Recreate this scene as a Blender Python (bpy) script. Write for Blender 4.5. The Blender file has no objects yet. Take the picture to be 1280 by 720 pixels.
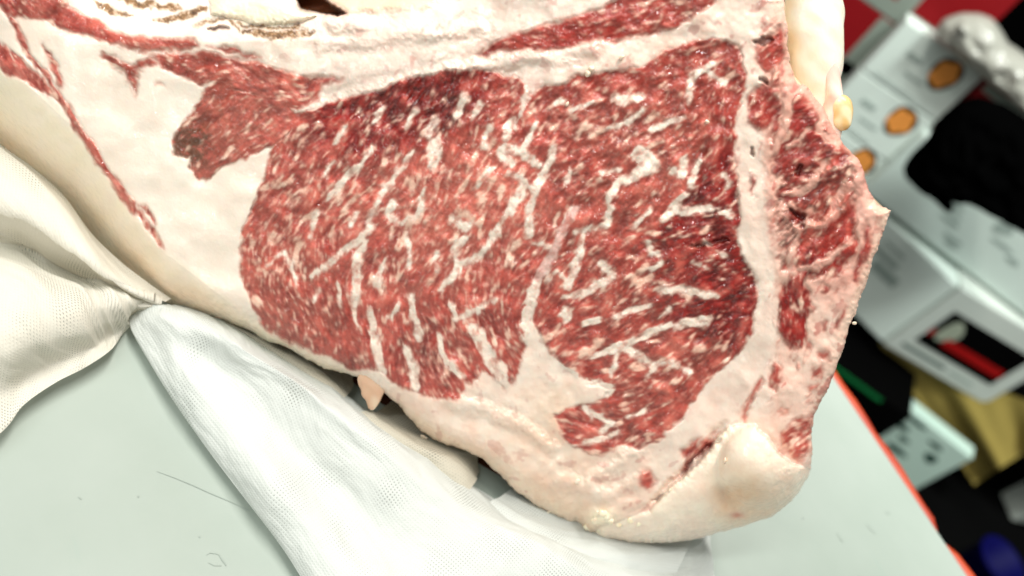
import bpy, bmesh, math, random
import numpy as np
from mathutils import Matrix, Vector

sc = bpy.context.scene
COL = sc.collection
rng = np.random.default_rng(7)
random.seed(7)

# ---------------------------------------------------------------- camera
PITCH, ROLL, CAM_H, FPX = math.radians(45), math.radians(36), 0.31, 1065.0
CAM = np.array([0.0, 0.0, CAM_H])

def ray(x, y):
    """direction of the line of sight through a point of a 1280 x 720 picture"""
    dx = np.asarray(x, float) - 640.0
    dy = np.asarray(y, float) - 360.0
    X = dx * math.cos(ROLL) + dy * math.sin(ROLL)
    Y = -dx * math.sin(ROLL) + dy * math.cos(ROLL)
    return np.stack([X, FPX * math.cos(PITCH) - Y * math.sin(PITCH),
                     -(FPX * math.sin(PITCH) + Y * math.cos(PITCH))], -1)

def on_z(x, y, z):
    r = ray(x, y)
    return CAM + r * ((np.asarray(z, float) - CAM_H) / r[..., 2])[..., None]

def on_y(x, y, Y):
    r = ray(x, y)
    return CAM + r * (np.asarray(Y, float) / r[..., 1])[..., None]

cd = bpy.data.cameras.new('camera')
cam = bpy.data.objects.new('camera', cd)
COL.objects.link(cam)
sc.camera = cam
down0 = Vector((0, -math.sin(PITCH), -math.cos(PITCH)))
fwd = Vector((0, math.cos(PITCH), -math.sin(PITCH)))
right = Vector((1, 0, 0)) * math.cos(ROLL) - down0 * math.sin(ROLL)
upv = right.cross(fwd)
m = Matrix.Identity(4)
for i in range(3):
    m[i][0], m[i][1], m[i][2], m[i][3] = right[i], upv[i], -fwd[i], CAM[i]
cam.matrix_world = m
FOCUS = 0.302
cd.sensor_width = 36
cd.lens = FPX / 1280 * 36
cd.clip_start, cd.clip_end = 0.01, 50
cd.dof.use_dof = True
cd.dof.focus_distance = FOCUS
cd.dof.aperture_fstop = 6.5

# ---------------------------------------------------------------- world, lamps, exposure
w = bpy.data.worlds.new('World')
sc.world = w
w.use_nodes = True
w.node_tree.nodes['Background'].inputs[0].default_value = (0.98, 1.0, 0.96, 1)
w.node_tree.nodes['Background'].inputs[1].default_value = 0.25

def area(name, loc, target, size, power, col, sy=None):
    l = bpy.data.lights.new(name, 'AREA')
    l.shape = 'RECTANGLE'
    l.size, l.size_y = size, sy or size
    l.energy, l.color = power, col
    o = bpy.data.objects.new(name, l)
    COL.objects.link(o)
    o.location = loc
    o.rotation_euler = (Vector(target) - Vector(loc)).to_track_quat('-Z', 'Y').to_euler()
    return o

area('ceiling_lamp', (-0.12, 0.42, 1.55), (0.0, 0.25, 0), 0.09, 27, (1.0, 0.965, 0.91), 1.2)
area('front_lamp', (-0.5, -0.3, 1.45), (0.0, 0.2, 0.05), 0.09, 9.0, (0.97, 1.0, 0.95), 1.2)
area('face_fill', (-0.35, -1.5, 0.62), (0.05, 0.3, 0.08), 0.10, 6.2, (1.0, 0.98, 0.94), 0.9)  # added unseen fill, low in front, to brighten and gloss the cut face
sl = bpy.data.lights.new('carton_fill', 'SPOT')  # added unseen spot, aimed to brighten the cartons behind the table
sl.energy, sl.color, sl.spot_size, sl.spot_blend, sl.shadow_soft_size = 160, (0.94, 1.0, 0.965), math.radians(60), 0.35, 0.18
so = bpy.data.objects.new('carton_fill', sl)
COL.objects.link(so)
so.location = (0.6, 0.55, 1.7)
so.rotation_euler = (Vector((0.55, 1.3, -0.4)) - Vector(so.location)).to_track_quat('-Z', 'Y').to_euler()

sc.view_settings.view_transform = 'Standard'
sc.view_settings.look = 'None'
sc.view_settings.exposure = 0.3
sc.view_settings.gamma = 1.0
sc.view_settings.use_curve_mapping = False
sc.cycles.use_denoising = True
sc.cycles.max_bounces = 8
sc.cycles.transparent_max_bounces = 16

# ---------------------------------------------------------------- helpers
def lin(c):
    c = np.asarray(c, float) / 255.0
    return np.where(c <= 0.04045, c / 12.92, ((c + 0.055) / 1.055) ** 2.4)

def tag(o, label=None, cat=None, group=None, kind=None):
    for k, v in (('label', label), ('category', cat), ('group', group), ('kind', kind)):
        if v:
            o[k] = v
    return o

def empty(name, loc):
    o = bpy.data.objects.new(name, None)
    o.empty_display_size = 0.05
    COL.objects.link(o)
    o.location = loc
    return o

def mesh_obj(name, verts, faces, mat, parent=None, smooth=True, origin=(0, 0, 0)):
    me = bpy.data.meshes.new(name)
    v = np.asarray(verts, float) - np.asarray(origin, float)
    me.from_pydata(v.tolist(), [], [list(map(int, f)) for f in faces])
    me.update()
    if smooth:
        me.polygons.foreach_set('use_smooth', [True] * len(me.polygons))
    o = bpy.data.objects.new(name, me)
    COL.objects.link(o)
    if mat:
        me.materials.append(mat)
    if parent:
        o.parent = parent
    else:
        o.location = origin
    return o

def nodes_of(name):
    mt = bpy.data.materials.new(name)
    mt.use_nodes = True
    nt = mt.node_tree
    return mt, nt, nt.nodes['Principled BSDF']

def simple_mat(name, rgb, rough=0.6, var=0.15, scale=40.0, bump=0.1, spec=0.5):
    mt, nt, b = nodes_of(name)
    c = lin(rgb)
    tc = nt.nodes.new('ShaderNodeTexCoord')
    nz = nt.nodes.new('ShaderNodeTexNoise')
    nz.inputs['Scale'].default_value = scale
    nz.inputs['Detail'].default_value = 6
    nt.links.new(tc.outputs['Object'], nz.inputs['Vector'])
    mx = nt.nodes.new('ShaderNodeMix')
    mx.data_type = 'RGBA'
    mx.inputs[6].default_value = (*(c * (1 - var)), 1)
    mx.inputs[7].default_value = (*np.minimum(c * (1 + var), 1), 1)
    nt.links.new(nz.outputs['Fac'], mx.inputs[0])
    nt.links.new(mx.outputs[2], b.inputs['Base Color'])
    b.inputs['Roughness'].default_value = rough
    b.inputs['Specular IOR Level'].default_value = spec
    if bump:
        bp = nt.nodes.new('ShaderNodeBump')
        bp.inputs['Strength'].default_value = bump
        bp.inputs['Distance'].default_value = 0.002
        nt.links.new(nz.outputs['Fac'], bp.inputs['Height'])
        nt.links.new(bp.outputs[0], b.inputs['Normal'])
    return mt

# numpy noise -----------------------------------------------------------
def vnoise(X, Y, scale, seed):
    r = np.random.default_rng(seed)
    G = r.random((256, 256))
    x, y = X / scale + 1000.37, Y / scale + 1000.71
    xi, yi = np.floor(x).astype(int), np.floor(y).astype(int)
    fx, fy = x - xi, y - yi
    fx = fx * fx * fx * (fx * (fx * 6 - 15) + 10)
    fy = fy * fy * fy * (fy * (fy * 6 - 15) + 10)
    a, b = G[yi & 255, xi & 255], G[yi & 255, (xi + 1) & 255]
    c, d = G[(yi + 1) & 255, xi & 255], G[(yi + 1) & 255, (xi + 1) & 255]
    return ((a * (1 - fx) + b * fx) * (1 - fy) + (c * (1 - fx) + d * fx) * fy) * 2 - 1

def fbm(X, Y, scale, seed, octv=4, gain=0.55):
    s, a, t = 0, 1.0, 0
    for k in range(octv):
        s = s + a * vnoise(X, Y, scale / 2 ** k, seed + 31 * k)
        t += a
        a *= gain
    return s / t

def sstep(a, b, x):
    t = np.clip((x - a) / (b - a), 0, 1)
    return t * t * (3 - 2 * t)

# ================================================================ THE ROOM
def box_verts(x0, x1, y0, y1, z0, z1):
    v = [(x, y, z) for z in (z0, z1) for y in (y0, y1) for x in (x0, x1)]
    f = [(0, 2, 3, 1), (4, 5, 7, 6), (0, 1, 5, 4), (2, 6, 7, 3), (0, 4, 6, 2), (1, 3, 7, 5)]
    return v, f

def bevel_box(name, dims, mat, parent=None, loc=(0, 0, 0), rz=0, bev=0.002, rx=0):
    """a box centred in x and y on loc, standing on loc"""
    bm = bmesh.new()
    v, f = box_verts(-dims[0] / 2, dims[0] / 2, -dims[1] / 2, dims[1] / 2, 0, dims[2])
    vs = [bm.verts.new(p) for p in v]
    for q in f:
        bm.faces.new([vs[i] for i in q])
    if bev:
        bmesh.ops.bevel(bm, geom=bm.edges[:], offset=bev, segments=2, affect='EDGES', profile=0.5)
    bmesh.ops.recalc_face_normals(bm, faces=bm.faces[:])
    me = bpy.data.meshes.new(name)
    bm.to_mesh(me)
    bm.free()
    me.materials.append(mat)
    o = bpy.data.objects.new(name, me)
    COL.objects.link(o)
    o.parent = parent
    o.location = loc
    o.rotation_euler = (rx, 0, rz)
    return o

M_floor = simple_mat('dark_floor', (5, 5, 5), 0.9, 0.3, 8, 0.1, 0.05)
M_wall = simple_mat('dark_wall', (4, 4, 4), 0.9, 0.3, 5, 0.1, 0.05)
M_black = simple_mat('black_fabric', (2.5, 2.5, 2.6), 0.95, 0.3, 60, 0.1, 0.0)
M_blackbox = simple_mat('black_card', (2, 2, 2), 0.9, 0.3, 30, 0.1, 0.03)
M_white = simple_mat('white_card', (204, 216, 208), 0.7, 0.03, 14, 0.05, 0.25)
M_white2 = simple_mat('grey_white_card', (192, 200, 192), 0.7, 0.05, 12, 0.05, 0.25)
M_mint = simple_mat('mint_printed_card', (180, 204, 192), 0.7, 0.08, 16, 0.05, 0.25)
M_red = simple_mat('red_card', (122, 4, 12), 0.7, 0.1, 20, 0.05, 0.2)
M_greytape = simple_mat('grey_tape', (122, 132, 122), 0.6, 0.08, 30, 0.05, 0.3)
M_ink = simple_mat('grey_ink', (146, 160, 153), 0.8, 0.15, 50, 0, 0.1)
M_darkink = simple_mat('dark_green_ink', (40, 66, 58), 0.8, 0.3, 50, 0, 0.1)
M_crust = simple_mat('dark_food_print', (42, 26, 12), 0.8, 0.3, 90, 0, 0.1)
M_food = simple_mat('orange_food_print', (216, 140, 66), 0.8, 0.22, 110, 0, 0.1)
M_redprint = simple_mat('red_print', (150, 14, 14), 0.8, 0.1, 50, 0, 0.1)
M_paleprint = simple_mat('pale_print', (150, 158, 140), 0.8, 0.35, 120, 0, 0.1)
M_green = simple_mat('green_card', (10, 104, 52), 0.7, 0.1, 30, 0.05, 0.2)
M_khaki = simple_mat('khaki_fabric', (142, 126, 66), 0.9, 0.1, 25, 0.1, 0.1)
M_blue = simple_mat('blue_plastic', (3, 3, 66), 0.6, 0.1, 20, 0.05, 0.1)
M_shelf = simple_mat('dark_steel', (3, 3, 3), 0.8, 0.2, 20, 0.05, 0.05)

FLOOR_Z = -0.75
tag(mesh_obj('floor', [(-4, -3, FLOOR_Z), (4, -3, FLOOR_Z), (4, 3.2, FLOOR_Z), (-4, 3.2, FLOOR_Z)], [(0, 1, 2, 3)], M_floor, smooth=False), kind='structure')
tag(mesh_obj('back_wall', [(-4, 3.19, FLOOR_Z), (4, 3.19, FLOOR_Z), (4, 3.19, 2.2), (-4, 3.19, 2.2)], [(0, 1, 2, 3)], M_wall, smooth=False), kind='structure')

# ---------------------------------------------------------------- table
def table_material():
    mt, nt, b = nodes_of('pale_table_plastic')
    N, L = nt.nodes, nt.links
    tc = N.new('ShaderNodeTexCoord')
    n1 = N.new('ShaderNodeTexNoise'); n1.inputs['Scale'].default_value = 9; n1.inputs['Detail'].default_value = 5
    n2 = N.new('ShaderNodeTexNoise'); n2.inputs['Scale'].default_value = 160; n2.inputs['Detail'].default_value = 4
    vo = N.new('ShaderNodeTexVoronoi'); vo.inputs['Scale'].default_value = 75
    mp = N.new('ShaderNodeMapping'); mp.inputs['Rotation'].default_value = (0, 0, 0.5); mp.inputs['Scale'].default_value = (14, 95, 1)
    n3 = N.new('ShaderNodeTexNoise'); n3.inputs['Scale'].default_value = 1.0; n3.inputs['Detail'].default_value = 3
    for n in (n1, n2, vo):
        L.new(tc.outputs['Object'], n.inputs['Vector'])
    L.new(tc.outputs['Object'], mp.inputs['Vector']); L.new(mp.outputs[0], n3.inputs['Vector'])
    base = lin((160, 169, 162)); alt = lin((145, 156, 147))
    mx = N.new('ShaderNodeMix'); mx.data_type = 'RGBA'
    mx.inputs[6].default_value = (*base, 1); mx.inputs[7].default_value = (*alt, 1)
    rr1 = N.new('ShaderNodeMapRange'); rr1.inputs[1].default_value = 0.32; rr1.inputs[2].default_value = 0.68; L.new(n1.outputs['Fac'], rr1.inputs[0]); L.new(rr1.outputs[0], mx.inputs[0])
    # faint streaky smears
    r3 = N.new('ShaderNodeValToRGB'); r3.color_ramp.elements[0].position = 0.64; r3.color_ramp.elements[1].position = 0.8
    L.new(n3.outputs['Fac'], r3.inputs[0])
    m2 = N.new('ShaderNodeMix'); m2.data_type = 'RGBA'; m2.inputs[7].default_value = (*lin((138, 156, 147)), 1)
    mul = N.new('ShaderNodeMath'); mul.operation = 'MULTIPLY'; mul.inputs[1].default_value = 0.7
    L.new(r3.outputs[0], mul.inputs[0]); L.new(mul.outputs[0], m2.inputs[0]); L.new(mx.outputs[2], m2.inputs[6])
    # specks
    r = N.new('ShaderNodeValToRGB'); r.color_ramp.elements[0].position = 0.03; r.color_ramp.elements[0].color = (1, 1, 1, 1)
    r.color_ramp.elements[1].position = 0.062; r.color_ramp.elements[1].color = (0, 0, 0, 1)
    L.new(vo.outputs['Distance'], r.inputs[0])
    sep = N.new('ShaderNodeSeparateColor'); L.new(vo.outputs['Color'], sep.inputs[0])
    gt = N.new('ShaderNodeMath'); gt.operation = 'GREATER_THAN'; gt.inputs[1].default_value = 0.55
    L.new(sep.outputs[0], gt.inputs[0])
    mu = N.new('ShaderNodeMath'); mu.operation = 'MULTIPLY'; L.new(r.outputs[0], mu.inputs[0]); L.new(gt.outputs[0], mu.inputs[1])
    mu2 = N.new('ShaderNodeMath'); mu2.operation = 'MULTIPLY'; mu2.inputs[1].default_value = 0.75; L.new(mu.outputs[0], mu2.inputs[0])
    m3 = N.new('ShaderNodeMix'); m3.data_type = 'RGBA'; m3.inputs[7].default_value = (*lin((96, 104, 92)), 1)
    L.new(mu2.outputs[0], m3.inputs[0]); L.new(m2.outputs[2], m3.inputs[6])
    L.new(m3.outputs[2], b.inputs['Base Color'])
    b.inputs['Roughness'].default_value = 0.5
    b.inputs['Specular IOR Level'].default_value = 0.3
    bp = N.new('ShaderNodeBump'); bp.inputs['Strength'].default_value = 0.12; bp.inputs['Distance'].default_value = 0.0006
    L.new(n2.outputs['Fac'], bp.inputs['Height']); L.new(bp.outputs[0], b.inputs['Normal'])
    return mt

E0 = on_z(1045, 475, 0.0)
E1 = on_z(1210, 720, 0.0)
ed = (E1 - E0) / np.linalg.norm(E1 - E0)
inn = np.array([-ed[1], ed[0], 0.0])
if inn[1] > 0:
    inn = -inn
mid = E0 - ed * 0.45
LEN, DEP = 1.4, 0.78
tbl = empty('table', (*(mid + ed * LEN / 2 + inn * DEP / 2)[:2], FLOOR_Z))
tbl.rotation_euler = (0, 0, math.atan2(ed[1], ed[0]))
tag(tbl, 'pale speckled plastic worktable with orange edging under the cheesecloth', 'table')
bevel_box('table_top', (LEN, DEP, 0.022), table_material(), tbl, (0, 0, -FLOOR_Z - 0.022), 0, 0.0012)
def trim_mat():
    mt, nt, b = nodes_of('orange_edging')
    N, L = nt.nodes, nt.links
    tc = N.new('ShaderNodeTexCoord'); nz = N.new('ShaderNodeTexNoise'); nz.inputs['Scale'].default_value = 22
    L.new(tc.outputs['Object'], nz.inputs['Vector'])
    rp = N.new('ShaderNodeValToRGB')
    rp.color_ramp.elements[0].position = 0.35; rp.color_ramp.elements[0].color = (*lin((132, 24, 5)), 1)
    rp.color_ramp.elements[1].position = 0.68; rp.color_ramp.elements[1].color = (*lin((168, 56, 14)), 1)
    L.new(nz.outputs['Fac'], rp.inputs[0]); L.new(rp.outputs[0], b.inputs['Base Color'])
    b.inputs['Roughness'].default_value = 0.55
    return mt
M_trim = trim_mat()
def trim(name, y0, broken):
    """rolled edging along the long side, a little uneven and split where it has come loose"""
    n = 260
    vs, fs = [], []
    s = np.linspace(-LEN / 2, LEN / 2, n)
    rr = 0.0050 + 0.0007 * vnoise(s * 100, s * 0, 3.0, 5) + 0.0008 * vnoise(s * 100, s * 0, 1.1, 6)
    if broken is not None:
        rr = rr * (1 - 0.85 * np.exp(-((s - broken) / 0.006) ** 2))
    sg = 1 if y0 > 0 else -1
    for i in range(n):
        for k in range(10):
            a = 2 * math.pi * k / 10
            vs.append((s[i], y0 + sg * (0.0036 + rr[i] * math.cos(a)), -FLOOR_Z - 0.0055 + 1.1 * rr[i] * math.sin(a)))
    for i in range(n - 1):
        for k in range(10):
            fs.append((i * 10 + k, i * 10 + (k + 1) % 10, i * 10 + 10 + (k + 1) % 10, i * 10 + 10 + k))
    fs += [tuple(range(10))[::-1], tuple(range((n - 1) * 10, n * 10))]
    return mesh_obj(name, vs, fs, M_trim, tbl)
brk = on_z(1178, 672, 0.0)
sloc = float(np.dot(brk - (mid + ed * LEN / 2), ed))
trim('edge_trim', DEP / 2, sloc)
for sx in (-1, 1):
    for sy in (-1, 1):
        bevel_box('leg', (0.03, 0.03, -FLOOR_Z - 0.022), M_shelf, tbl, (sx * (LEN / 2 - 0.08), sy * (DEP / 2 - 0.08), 0), 0, 0.002)

M_scuff = simple_mat('grey_scuff', (145, 155, 147), 0.7, 0.1, 90, 0, 0.2)
def scuff(pts, wpx):
    rows = []
    P = np.array(pts, float)
    for k in range(len(P)):
        a_ = P[max(k - 1, 0)]; b_ = P[min(k + 1, len(P) - 1)]
        nrm_ = np.array([-(b_ - a_)[1], (b_ - a_)[0]]); nrm_ /= np.linalg.norm(nrm_)
        for sg in (-1, 1):
            q_ = P[k] + nrm_ * sg * wpx[k] / 2
            rows.append(on_z(q_[0], q_[1], 0.00025))
    mw = tbl.matrix_world if False else Matrix.Translation(tbl.location) @ tbl.rotation_euler.to_matrix().to_4x4()
    inv = mw.inverted()
    rows = [tuple(inv @ Vector(r)) for r in rows]
    mesh_obj('scuff', rows, [(2 * k, 2 * k + 1, 2 * k + 3, 2 * k + 2) for k in range(len(P) - 1)], M_scuff, tbl, smooth=False)
scuff([(196, 589), (218, 597), (240, 606), (262, 616), (286, 626), (312, 638)], [.4, .9, 1.2, 1.3, 1.2, .8])
scuff([(258, 694), (262, 691), (270, 692), (275, 694)], [.5, .9, .9, .5])
scuff([(274, 694), (278, 700), (283, 707)], [.8, 1.8, 1.2])
scuff([(260, 703), (268, 707), (277, 707)], [.4, .8, .8])
scuff([(1084, 655), (1090, 661), (1095, 667)], [2, 4, 2])
scuff([(1107, 640), (1110, 641), (1113, 643)], [2, 3.5, 2])
scuff([(1046, 666), (1050, 672), (1054, 678)], [1, 1.6, 1])
scuff([(250, 672), (249, 670)], [1.6, 1.6])
scuff([(172, 620), (174, 621)], [2, 2])
scuff([(98, 621), (102, 624)], [1.4, 1.4])
# ---------------------------------------------------------------- shelf and cartons behind
SH_Z = -0.562
shelf = empty('low_shelf', (0.55, 1.62, FLOOR_Z))
tag(shelf, 'low black steel shelf carrying the white and red cartons', 'shelf')
bevel_box('shelf_board', (1.5, 0.62, 0.02), M_shelf, shelf, (0, 0, SH_Z - 0.02 - FLOOR_Z), 0, 0.002)
for sx in (-1, 1):
    for sy in (-1, 1):
        bevel_box('leg', (0.03, 0.03, SH_Z - 0.02 - FLOOR_Z), M_shelf, shelf, (sx * 0.7, sy * 0.26, 0), 0, 0.002)

def strip(name, parent, x0, x1, z0, z1, y, mat, shear=0.0, t=0.0008):
    """thin printed patch proud of a front at local depth y"""
    v, f = box_verts(x0, x1, y - t, y - 0.0002, z0, z1)
    return mesh_obj(name, v, f, mat, parent, smooth=False)

def disc(name, parent, cx, cz, y, rx, rz, mat, lobes=0, seed=0, t=0.0006):
    n = 40
    a = np.linspace(0, 2 * np.pi, n, endpoint=False)
    r = 1 + 0.05 * np.sin(a * 3 + seed)
    if lobes:
        r = 1 + 0.10 * np.cos(a * lobes + seed) + 0.05 * np.sin(a * 2 + seed)
    pts = [(cx + rx * r[i] * math.cos(a[i]), y - t, cz + rz * r[i] * math.sin(a[i])) for i in range(n)]
    bk = [(p[0], y - 0.0001, p[2]) for p in pts]
    fs = [tuple(range(n))] + [(i, i + n, (i + 1) % n + n, (i + 1) % n) for i in range(n)]
    return mesh_obj(name, pts + bk, fs, mat, parent, smooth=False)

# three white food cartons with a round picture on the front
FX0, FX1, FY, FH = 0.228, 0.365, 1.30, 0.0925
tops = [-0.091, -0.1845, -0.278]
lab = ['white food carton with round orange picture, topmost of the stack beside the plastic bag',
       'white food carton with round orange picture, middle of the stack left of the black bag',
       'white food carton half hidden by the meat, lowest of the round picture stack']
for k, tz in enumerate(tops):
    c = empty('food_carton', ((FX0 + FX1) / 2, FY + 0.016, tz - FH))
    c.rotation_euler = (0, 0, math.radians(2.0 + (0, -0.8, 0.6)[k]))
    tag(c, lab[k], 'carton', 'white cartons with a round food picture')
    wdt = FX1 - FX0
    bevel_box('carton_body', (wdt, 0.032, FH - 0.0012), M_white, c, (0, 0, 0), 0, 0.0022)
    y = -0.016
    pc = on_y(*((1181, 93), (1126, 152), (1076, 203))[k], FY)
    px_, pz_ = pc[0] - c.location[0], pc[2] - c.location[2]
    disc('picture_rim', c, px_, pz_, y, 0.0215, 0.0265, M_crust, 0, k)
    disc('food_picture', c, px_ - .001, pz_ - .0005, y - 0.0006, 0.0172, 0.021, M_food, 5, 1.3 * k)
    strip('text_line', c, -0.035, -0.010, 0.052, 0.060, y, M_ink)
    strip('text_line', c, -0.018, 0.014, 0.030, 0.034, y, M_ink)
    strip('text_line', c, -0.050, 0.020, 0.006, 0.0075, y, M_ink)
# carton under that stack
c = empty('plain_carton', (0.30, FY + 0.016, SH_Z))
tag(c, 'plain white carton on the shelf under the food carton stack', 'carton')
bevel_box('carton_body', (0.15, 0.034, -0.3725 - SH_Z), M_white2, c)
strip('tape', c, -0.02, 0.02, 0.001, -0.3735 - SH_Z, -0.017, M_white)

# red cartons behind with grey tape
def red_carton(x0, x1, z0, z1, y, label, bands):
    c = empty('red_carton', ((x0 + x1) / 2, y + 0.1, z0))
    tag(c, label, 'carton')
    bevel_box('carton_body', (x1 - x0, 0.2, z1 - z0), M_red, c)
    cx = (x0 + x1) / 2
    for (a, b, d, e) in bands:
        strip('tape_band', c, a - cx, b - cx, d - z0, e - z0, -0.1, M_greytape)
    return c
YR = 1.337
c = red_carton(0.07, 0.44, SH_Z, -0.118, YR, 'dark red carton crossed by grey tape behind the white food cartons',
               [(0.205, 0.232, SH_Z + .002, -0.12), (0.073, 0.437, -0.222, -0.200)])
strip('gold_lettering', c, -0.112, -0.088, 0.372, 0.378, -0.1, simple_mat('gold_print', (150, 90, 40), 0.7))
c = red_carton(0.08, 0.33, -0.117, 0.10, YR, 'dark red carton with a grey taped lower edge, highest at the back',
               [(0.083, 0.327, -0.116, -0.092), (0.205, 0.232, -0.092, 0.098)])
c = red_carton(0.372, 0.74, -0.198, -0.094, FY - 0.01, 'red carton under the white plastic bag and behind the black bag',
               [(0.373, 0.739, -0.107, -0.0945)])
strip('gold_lettering', c, -0.165, -0.150, 0.070, 0.076, -0.1, bpy.data.materials['gold_print'])
strip('gold_lettering', c, -0.09, -0.078, 0.060, 0.068, -0.1, bpy.data.materials['gold_print'])

def framed_box(name, label, p_tr, p_br, yaw, width, depth, Y, mat, right=True):
    """carton whose front right (or left) edge runs through two sighted points"""
    a, b = on_y(*p_tr, Y), on_y(*p_br, Y)
    h = a[2] - b[2]
    x, z0 = (a[0] + b[0]) / 2, b[2]
    e = np.array([math.cos(yaw), math.sin(yaw), 0])
    bk = np.array([-math.sin(yaw), math.cos(yaw), 0])
    mid_ = np.array([x, Y, z0]) + (-e if right else e) * width / 2 + bk * depth / 2
    c = empty(name, mid_)
    c.rotation_euler = (0, 0, yaw)
    bevel_box('carton_body', (width, depth, h), mat, c, (0, 0, 0), 0, 0.003)
    return c, h
# left lower white carton
c, h = framed_box('white_carton', '', (1193, 355), (1106, 431), math.radians(-17), 0.26, 0.2, 1.24, M_white)
tag(c, 'white carton with faint grey print just right of the meat', 'carton')
print('lower carton z', c.location[2], h)
for (a, b, d, e) in ((0.0, 0.05, 0.112, 0.122), (0.02, 0.07, 0.085, 0.105), (-0.03, 0.02, 0.035, 0.046), (-0.03, 0.018, 0.018, 0.026), (0.005, 0.045, 0.135, 0.140)):
    strip('print_mark', c, a, b, d, e, -0.1, M_ink)
# carton with the black picture panel
c, h = framed_box('picture_carton', '', (1198, 357), (1108, 434), math.radians(9), 0.215, 0.2, 1.235, M_white2, right=False)
tag(c, 'grey white carton with a black and red printed panel above the khaki cloth', 'carton')
strip('black_panel', c, -0.080, 0.078, 0.042, 0.128, -0.1, M_blackbox)
strip('red_stripe', c, -0.045, 0.072, 0.060, 0.078, -0.1008, M_redprint)
strip('red_stripe', c, -0.079, -0.070, 0.066, 0.080, -0.1008, M_redprint)
disc('pale_picture', c, -0.052, 0.090, -0.1008, 0.016, 0.026, M_paleprint, 3, 0.4)
strip('text_line', c, -0.088, 0.0, 0.020, 0.026, -0.1, M_darkink)
strip('text_line', c, 0.01, 0.06, 0.020, 0.025, -0.1, M_ink)
LOWTOP = c.location[2] + h
# block on which both stand
blk = on_y(1103, 432, 1.235)
c = empty('black_crate', (0.66, 1.36, SH_Z))
tag(c, 'black crate under the two lower white cartons', 'crate')
hh = blk[2] - SH_Z - 0.001
# long upper carton lying across both
c = empty('wrapped_carton', (0.555, 1.375, LOWTOP + 0.006))
c.rotation_euler = (0, 0, math.radians(-3))
tag(c, 'glossy white carton with smudged grey print directly under the black bag', 'carton')
upz = -0.2 - (LOWTOP + 0.006)
print('upper carton height', upz, LOWTOP)
bevel_box('carton_body', (0.38, 0.2, max(upz, 0.06)), simple_mat('glossy_white_wrap', (196, 210, 202), 0.35, 0.05, 9, 0.25, 0.5), c, (0, 0, 0), 0, 0.004)
disc('print_smudge', c, -0.125, 0.085, -0.1, .011, .011, M_darkink, 3, 1)
for (x_, z_, r1, r2) in ((-0.075, 0.075, .018, .004), (-0.07, 0.062, .022, .003), (-0.06, 0.05, .018, .004), (0.0, 0.092, .014, .012), (0.02, 0.07, .02, .004), (-0.035, 0.03, .018, .004), (-0.03, 0.02, .014, .003), (0.05, 0.06, .012, .005)):
    disc('print_smudge', c, x_, z_, -0.1, r1, r2, M_ink, 3, x_ * 50)

# black cartons on the floor, green strip, white printed carton
Y1 = 1.16
a = on_y(1060, 405, Y1); b = on_y(1139, 523, Y1); d = on_y(1108, 553, Y1)
c = empty('black_carton', ((a[0] + b[0]) / 2 - 0.03, Y1 + 0.08, FLOOR_Z))
tag(c, 'black carton with a green and white edge beside the table', 'carton')
wdt = b[0] - a[0] + 0.06
bevel_box('carton_body', (wdt, 0.16, b[2] - FLOOR_Z), M_blackbox, c, (0, 0, 0), 0, 0.003)
q0, q1 = on_y(1064, 402, Y1), on_y(1122, 488, Y1)
strip('green_edge', c, q0[0] - c.location[0] + 0.03, q1[0] - c.location[0], b[2] - FLOOR_Z - 0.011, b[2] - FLOOR_Z - 0.003, -0.08, M_green)
strip('white_edge', c, q0[0] - c.location[0] - 0.02, q0[0] - c.location[0] + 0.03, b[2] - FLOOR_Z - 0.018, b[2] - FLOOR_Z - 0.003, -0.08, M_mint)
Y2 = 1.19
a = on_y(1128, 492, Y2); b = on_y(1207, 577, Y2); d = on_y(1163, 614, Y2)
c = empty('printed_carton', ((a[0] + b[0]) / 2, Y2 + 0.015, FLOOR_Z))
c.rotation_euler = (0, 0, math.radians(-4))
tag(c, 'small mint white carton with dark green print on the floor by the table edge', 'carton')
bevel_box('carton_body', (b[0] - a[0], 0.03, (a[2] + b[2]) / 2 - FLOOR_Z), M_mint, c, (0, 0, 0), 0, 0.003)
hb = (a[2] + b[2]) / 2 - FLOOR_Z
for (x_, z_, r1, r2) in ((-0.035, 0.80, .020, .006), (-0.03, 0.93, .03, .004), (0.03, 0.86, .014, .005), (-0.05, 0.66, .010, .012), (0.045, .72, .012, .010), (-0.01, .70, .012, .005), (0.0, .56, .02, .007)):
    disc('print_patch', c, x_, z_ * hb, -0.015, r1, r2, M_darkink, 3, x_ * 80)

# khaki cloth hanging from the shelf
def hanging_cloth():
    TL, TR, BR, BL = (np.array(p, float) for p in ((1098, 428), (1290, 505), (1290, 560), (1218, 606)))
    nu, nv = 60, 40
    vs, fs = [], []
    for j in range(nv):
        t = j / (nv - 1)
        for i in range(nu):
            s = i / (nu - 1)
            p = (1 - t) * ((1 - s) * TL + s * TR) + t * ((1 - s) * BL + s * BR)
            Y = 1.275 + 0.012 * math.sin(s * 9 + 0.6 * t) * (0.25 + t) - 0.02 * t + 0.002 * math.sin(s * 23 + 1)
            vs.append(on_y(p[0], p[1], Y))
    vs = np.array(vs)
    bkv = vs + np.array([0, 0.004, 0])
    k = nu * nv
    for j in range(nv - 1):
        for i in range(nu - 1):
            q = j * nu + i
            fs.append((q, q + 1, q + nu + 1, q + nu))
            fs.append((q + k, q + nu + k, q + nu + 1 + k, q + 1 + k))
    o = mesh_obj('khaki_cloth', np.vstack([vs, bkv]), fs, M_khaki)
    tag(o, 'khaki cloth hanging in soft folds below the black panelled carton', 'cloth')
hanging_cloth()
bevel_box('crate_body', (0.66, 0.2, hh), M_blackbox, bpy.data.objects['black_crate'], (0.08, 0.1, 0), 0, 0.003)
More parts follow.
